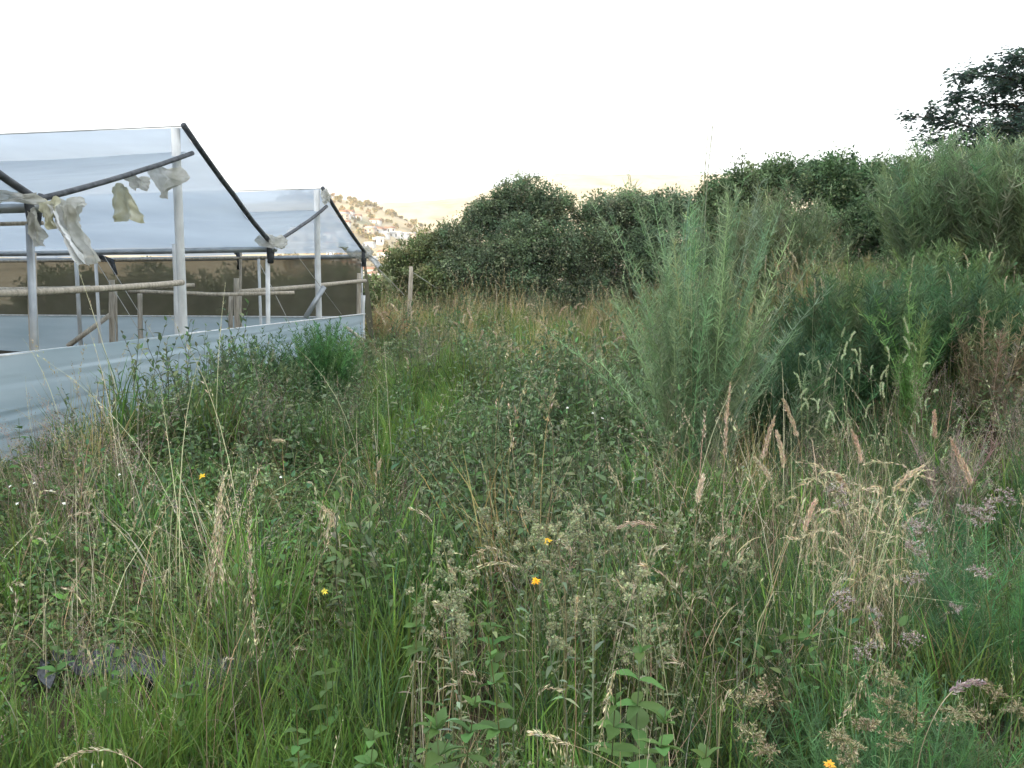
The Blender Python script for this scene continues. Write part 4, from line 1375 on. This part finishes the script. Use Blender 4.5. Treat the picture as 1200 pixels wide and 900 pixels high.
def flower(label, px, py, Y, r, col, group=None, n=9):
    c = W(px, py, Y)
    B = np.array([c[0] + .02, c[1], float(gz(c[0], c[1])) - .02])
    t = thing('wild_flower', label, 'flower', B, 0, group)
    mb = MB()
    thin_tubes(mb, smooth_path([np.zeros(3), (c - B) * .5 + [.015, 0, 0], c - B], 10)[None], np.full((1, 10), .003), tint((.08, .11, .05), 1))
    obj('stem', mb.mesh('stem', M_LEAF), t)
    mp = MB()
    tilt = nrm(np.array([rng.normal(0, .4), -.6, 1]))
    e1 = nrm(np.cross(tilt, [1, .2, 0]))
    e2 = np.cross(tilt, e1)
    a = np.linspace(0, 2 * math.pi, n, endpoint=False) + rng.normal(0, .1, n)
    d = e1 * np.cos(a)[:, None] + e2 * np.sin(a)[:, None] + tilt * rng.uniform(-.2, .5, (n, 1))
    leaves(mp, np.tile(c - B, (n, 1)), d, np.tile(tilt, (n, 1)), r * rng.uniform(.8, 1.15, n), r * .42, tint(col, n, .15, .06), .15, .2)
    po = obj('petals', mp.mesh('petals', M_LEAF), t)
    mc = MB()
    d = rdir(18)
    leaves(mc, c - B + d * r * .12, d + tilt, rdir(18), r * .2, r * .12, tint((.35, .2, .03), 18), .2, 0, False)
    obj('flower_centre', mc.mesh('centre', M_LEAF), t)


YEL = (.72, .40, .03)
flower('yellow flower at the foot of the tall budding plant', 641, 634, 2.85, .020, YEL, n=12)
flower('yellow-orange flower low in the centre foreground', 628, 681, 2.5, .016, (.70, .36, .03), n=12)
flower('yellow flower spot in the weeds left of the straw stalks', 237, 558, 4.6, .022, (.68, .46, .04))
flower('orange petals at the bottom edge', 972, 896, 1.75, .014, (.65, .34, .05))
flower('yellow leaf-like flower left of the thick oat stalk', 380, 693, 2.6, .013, (.45, .38, .06))
for px, py, Y in ((665, 478, 4.8), (706, 490, 4.8), (140, 556, 4.8), (329, 559, 4.4), (20, 590, 3.9), (60, 575, 4.2), (40, 566, 4.4), (12, 570, 4.3), (695, 484, 5.0), (75, 590, 4.0)):
    flower('tiny white flower dotted in the weeds', px, py, Y, .010, (.75, .75, .7), 'tiny white flowers', 6)


def thin_weed(label, px, py, Y, h, col=(.14, .11, .09)):
    c = W(px, py, Y)
    B = np.array([c[0], Y, float(gz(c[0], Y)) - .02])
    t = thing('dead_weed', label, 'weed', B, 0, 'thin dead weeds')
    mb = MB()
    P = smooth_path([np.zeros(3), (c - B) * .5 + rng.normal(0, .03, 3), c - B], 16)
    thin_tubes(mb, P[None], np.linspace(.007, .003, 16)[None], tint(col, 1))
    m = 22
    k = rng.integers(5, 15, m)
    d = rdir(m, .2, .9) * rng.uniform(.03, .10, (m, 1))
    T = np.stack([P[k], P[k] + d * .5, P[k] + d], 1)
    thin_tubes(mb, T, np.full((m, 3), .0026), tint(col, m))
    obj('stem', mb.mesh('stem', M_DRY), t)
    ml = MB()
    n = 70
    i_ = rng.integers(0, m, n)
    leaves(ml, T[i_, 2] + rng.normal(0, .01, (n, 3)), rdir(n), rdir(n), .022, .010, tint((.10, .11, .07), n, .3), .2, 0, False)
    obj('dry_leaves', ml.mesh('dry_leaves', M_DRY), t)['kind'] = 'stuff'


thin_weed('thin dead weed standing out darkly against the plastic wall', 113, 440, 6.3, 1)
thin_weed('low thin dead weed against the plastic wall, nearest the left edge', 78, 480, 6.0, 1)
thin_weed('pale dead stem rising left of the wall foot', 119, 470, 5.6, 1, (.35, .27, .2))
thin_weed('brown dead weed in the right middle distance', 965, 520, 5.2, 1)

# crumpled sheet of old mulch plastic in the grass
nu, nv = 70, 26
u, v = np.meshgrid(np.linspace(0, 1, nu), np.linspace(0, 1, nv))
X = -1.9 + u * .85
Yy = 3.2 + v * .22 + .08 * np.sin(u * 6)
Z = gz(X, Yy) + .02 + .09 * vnoise(u * 14, v * 7, 61) + .05 * vnoise(u * 40, v * 20, 62)
mb = MB()
i, j = np.arange(nv - 1)[:, None] * nu, np.arange(nu - 1)[None]
mb.add(np.stack([X, Yy, Z], -1).reshape(-1, 3), np.stack([i + j, i + j + 1, i + nu + j + 1, i + nu + j], -1).reshape(-1, 4), (.1, .1, .1))
M_MULCH = noisy_mat('mulch_plastic', (.012, .014, .016), (.11, .125, .145), 34, .22, .4, spec=.6)
o = obj('plastic_sheet', mb.mesh('plastic_sheet', M_MULCH, False))
tag(o, 'crumpled grey plastic sheet half buried in the grass at lower left', 'plastic sheet')

# ------------------------------------------------------------------ the town and trees on the hillside
M_HOUSE = [noisy_mat('house_wall', c, tuple(min(.9, k * 1.15) for k in c), .3, .8, 0) for c in ((.62, .60, .55), (.55, .45, .36), (.70, .69, .66))]
M_ROOF = [noisy_mat('house_roof', c, tuple(k * 1.2 for k in c), .5, .8, 0) for c in ((.36, .20, .13), (.40, .38, .36), (.62, .62, .60))]
M_PANE = noisy_mat('house_window', (.05, .06, .07), (.09, .10, .11), 1, .3, 0)
box_f = np.array([[0, 3, 2, 1], [4, 5, 6, 7], [0, 1, 5, 4], [1, 2, 6, 5], [2, 3, 7, 6], [3, 0, 4, 7]])


def boxm(mb, lo, hi):
    (a, b, c), (d, e, f) = lo, hi
    mb.add([(a, b, c), (d, b, c), (d, e, c), (a, e, c), (a, b, f), (d, b, f), (d, e, f), (a, e, f)], box_f, (.5, .5, .5))


house_me = []
for k in range(4):
    w_, d_, h_ = rng.uniform(4, 7), rng.uniform(4, 6), rng.uniform(4, 8)
    mw = MB()
    boxm(mw, (-w_, -d_, -6), (w_, d_, h_))
    mr_ = MB()
    mr_.add([(-w_ - .5, -d_ - .5, h_), (w_ + .5, -d_ - .5, h_), (w_ + .5, d_ + .5, h_), (-w_ - .5, d_ + .5, h_), (-w_ - .5, 0, h_ + 2.2), (w_ + .5, 0, h_ + 2.2)],
            [np.array([[0, 1, 5, 4], [2, 3, 4, 5], [0, 3, 2, 1]]), np.array([[0, 4, 3], [1, 2, 5]])], (.4, .3, .2))
    mp_ = MB()
    boxm(mp_, (-.7, -d_ - .06, 0), (.7, -d_ + .05, 1.6))
    house_me.append((mw.mesh('house_wall', M_HOUSE[k % 3]), mr_.mesh('house_roof', M_ROOF[k % 3]), mp_.mesh('house_window', M_PANE), w_, h_))
HL = ['small cream house with reddish roof in the far hillside town', 'small tan house with grey roof in the far hillside town', 'small white house with pale roof in the far hillside town', 'larger cream house with reddish roof in the far hillside town']
for k in range(120):
    px, Yh = rng.uniform(388, 535), rng.uniform(430, 740)
    xh = (px - 600) / 1000 * Yh
    wm, rm, pm, w_, h_ = house_me[k % 4]
    t = thing('hillside_house', HL[k % 4], 'house', (xh, Yh, float(gz(xh, Yh)) - .5), rng.uniform(-.5, .5), 'houses of the town on the far hillside')
    sk = rng.uniform(.5, .85)
    t.scale = (sk, sk, sk)
    wo = obj('wall', wm, t)
    obj('roof', rm, t)
    for q in (-.5, .5):
        for zz in (1.0, h_ - 2.6):
            obj('window', pm, wo, (q * w_, 0, zz))

tm = []
for k in range(3):
    me_ = crown_mesh([((0, 0, 4.5), (3.2, 3.2, 3.2)), ((1.2, .4, 6.5), (2, 2, 2.2)), ((-1.4, -.5, 5.5), (2, 2, 2))], 420, 1.3, .9, [(.30, .24, .13), (.34, .26, .15), (.22, .21, .12)], None, .6, .5, per=12)
    o = obj('%02d_hilltree' % (len(src_names)), me_, link=False)
    SRC.objects.link(o)
    src_names.append('hilltree')
    tm.append(len(src_names) - 1)
n = 4200
Yt = rng.uniform(330, 1300, n)
xt = (rng.uniform(330, 760, n) - 600) / 1000 * Yt
kp = vnoise(xt / 45, Yt / 60, 71) + rng.normal(0, .2, n) > .42
xt, Yt = xt[kp], Yt[kp]
n = len(xt)
o = scatter('hillside_wood', 'scattered trees on the sunlit far hillside', np.stack([xt, Yt, gz(xt, Yt) - 1], -1), rng.choice(tm, n), np.stack([np.zeros(n), np.zeros(n), rng.uniform(0, 6, n)], -1), np.repeat(rng.uniform(.3, .8, (n, 1)), 3, 1))

# ------------------------------------------------------------------ evening haze
mb = MB()
boxm(mb, (-6500, -6500, -60), (6500, 6500, 420))
m, n_, l_, b_ = new_mat('haze_air')
n_.remove(b_)
pv = n_.new('ShaderNodeVolumePrincipled')
pv.inputs['Color'].default_value = (.95, .96, 1, 1)
pv.inputs['Density'].default_value = .0003
pv.inputs['Anisotropy'].default_value = .0
l_.new(pv.outputs[0], n_['Material Output'].inputs['Volume'])
hz = obj('haze', mb.mesh('haze', m))
tag(hz, 'thin pale evening haze over the valley', None, None, 'stuff')
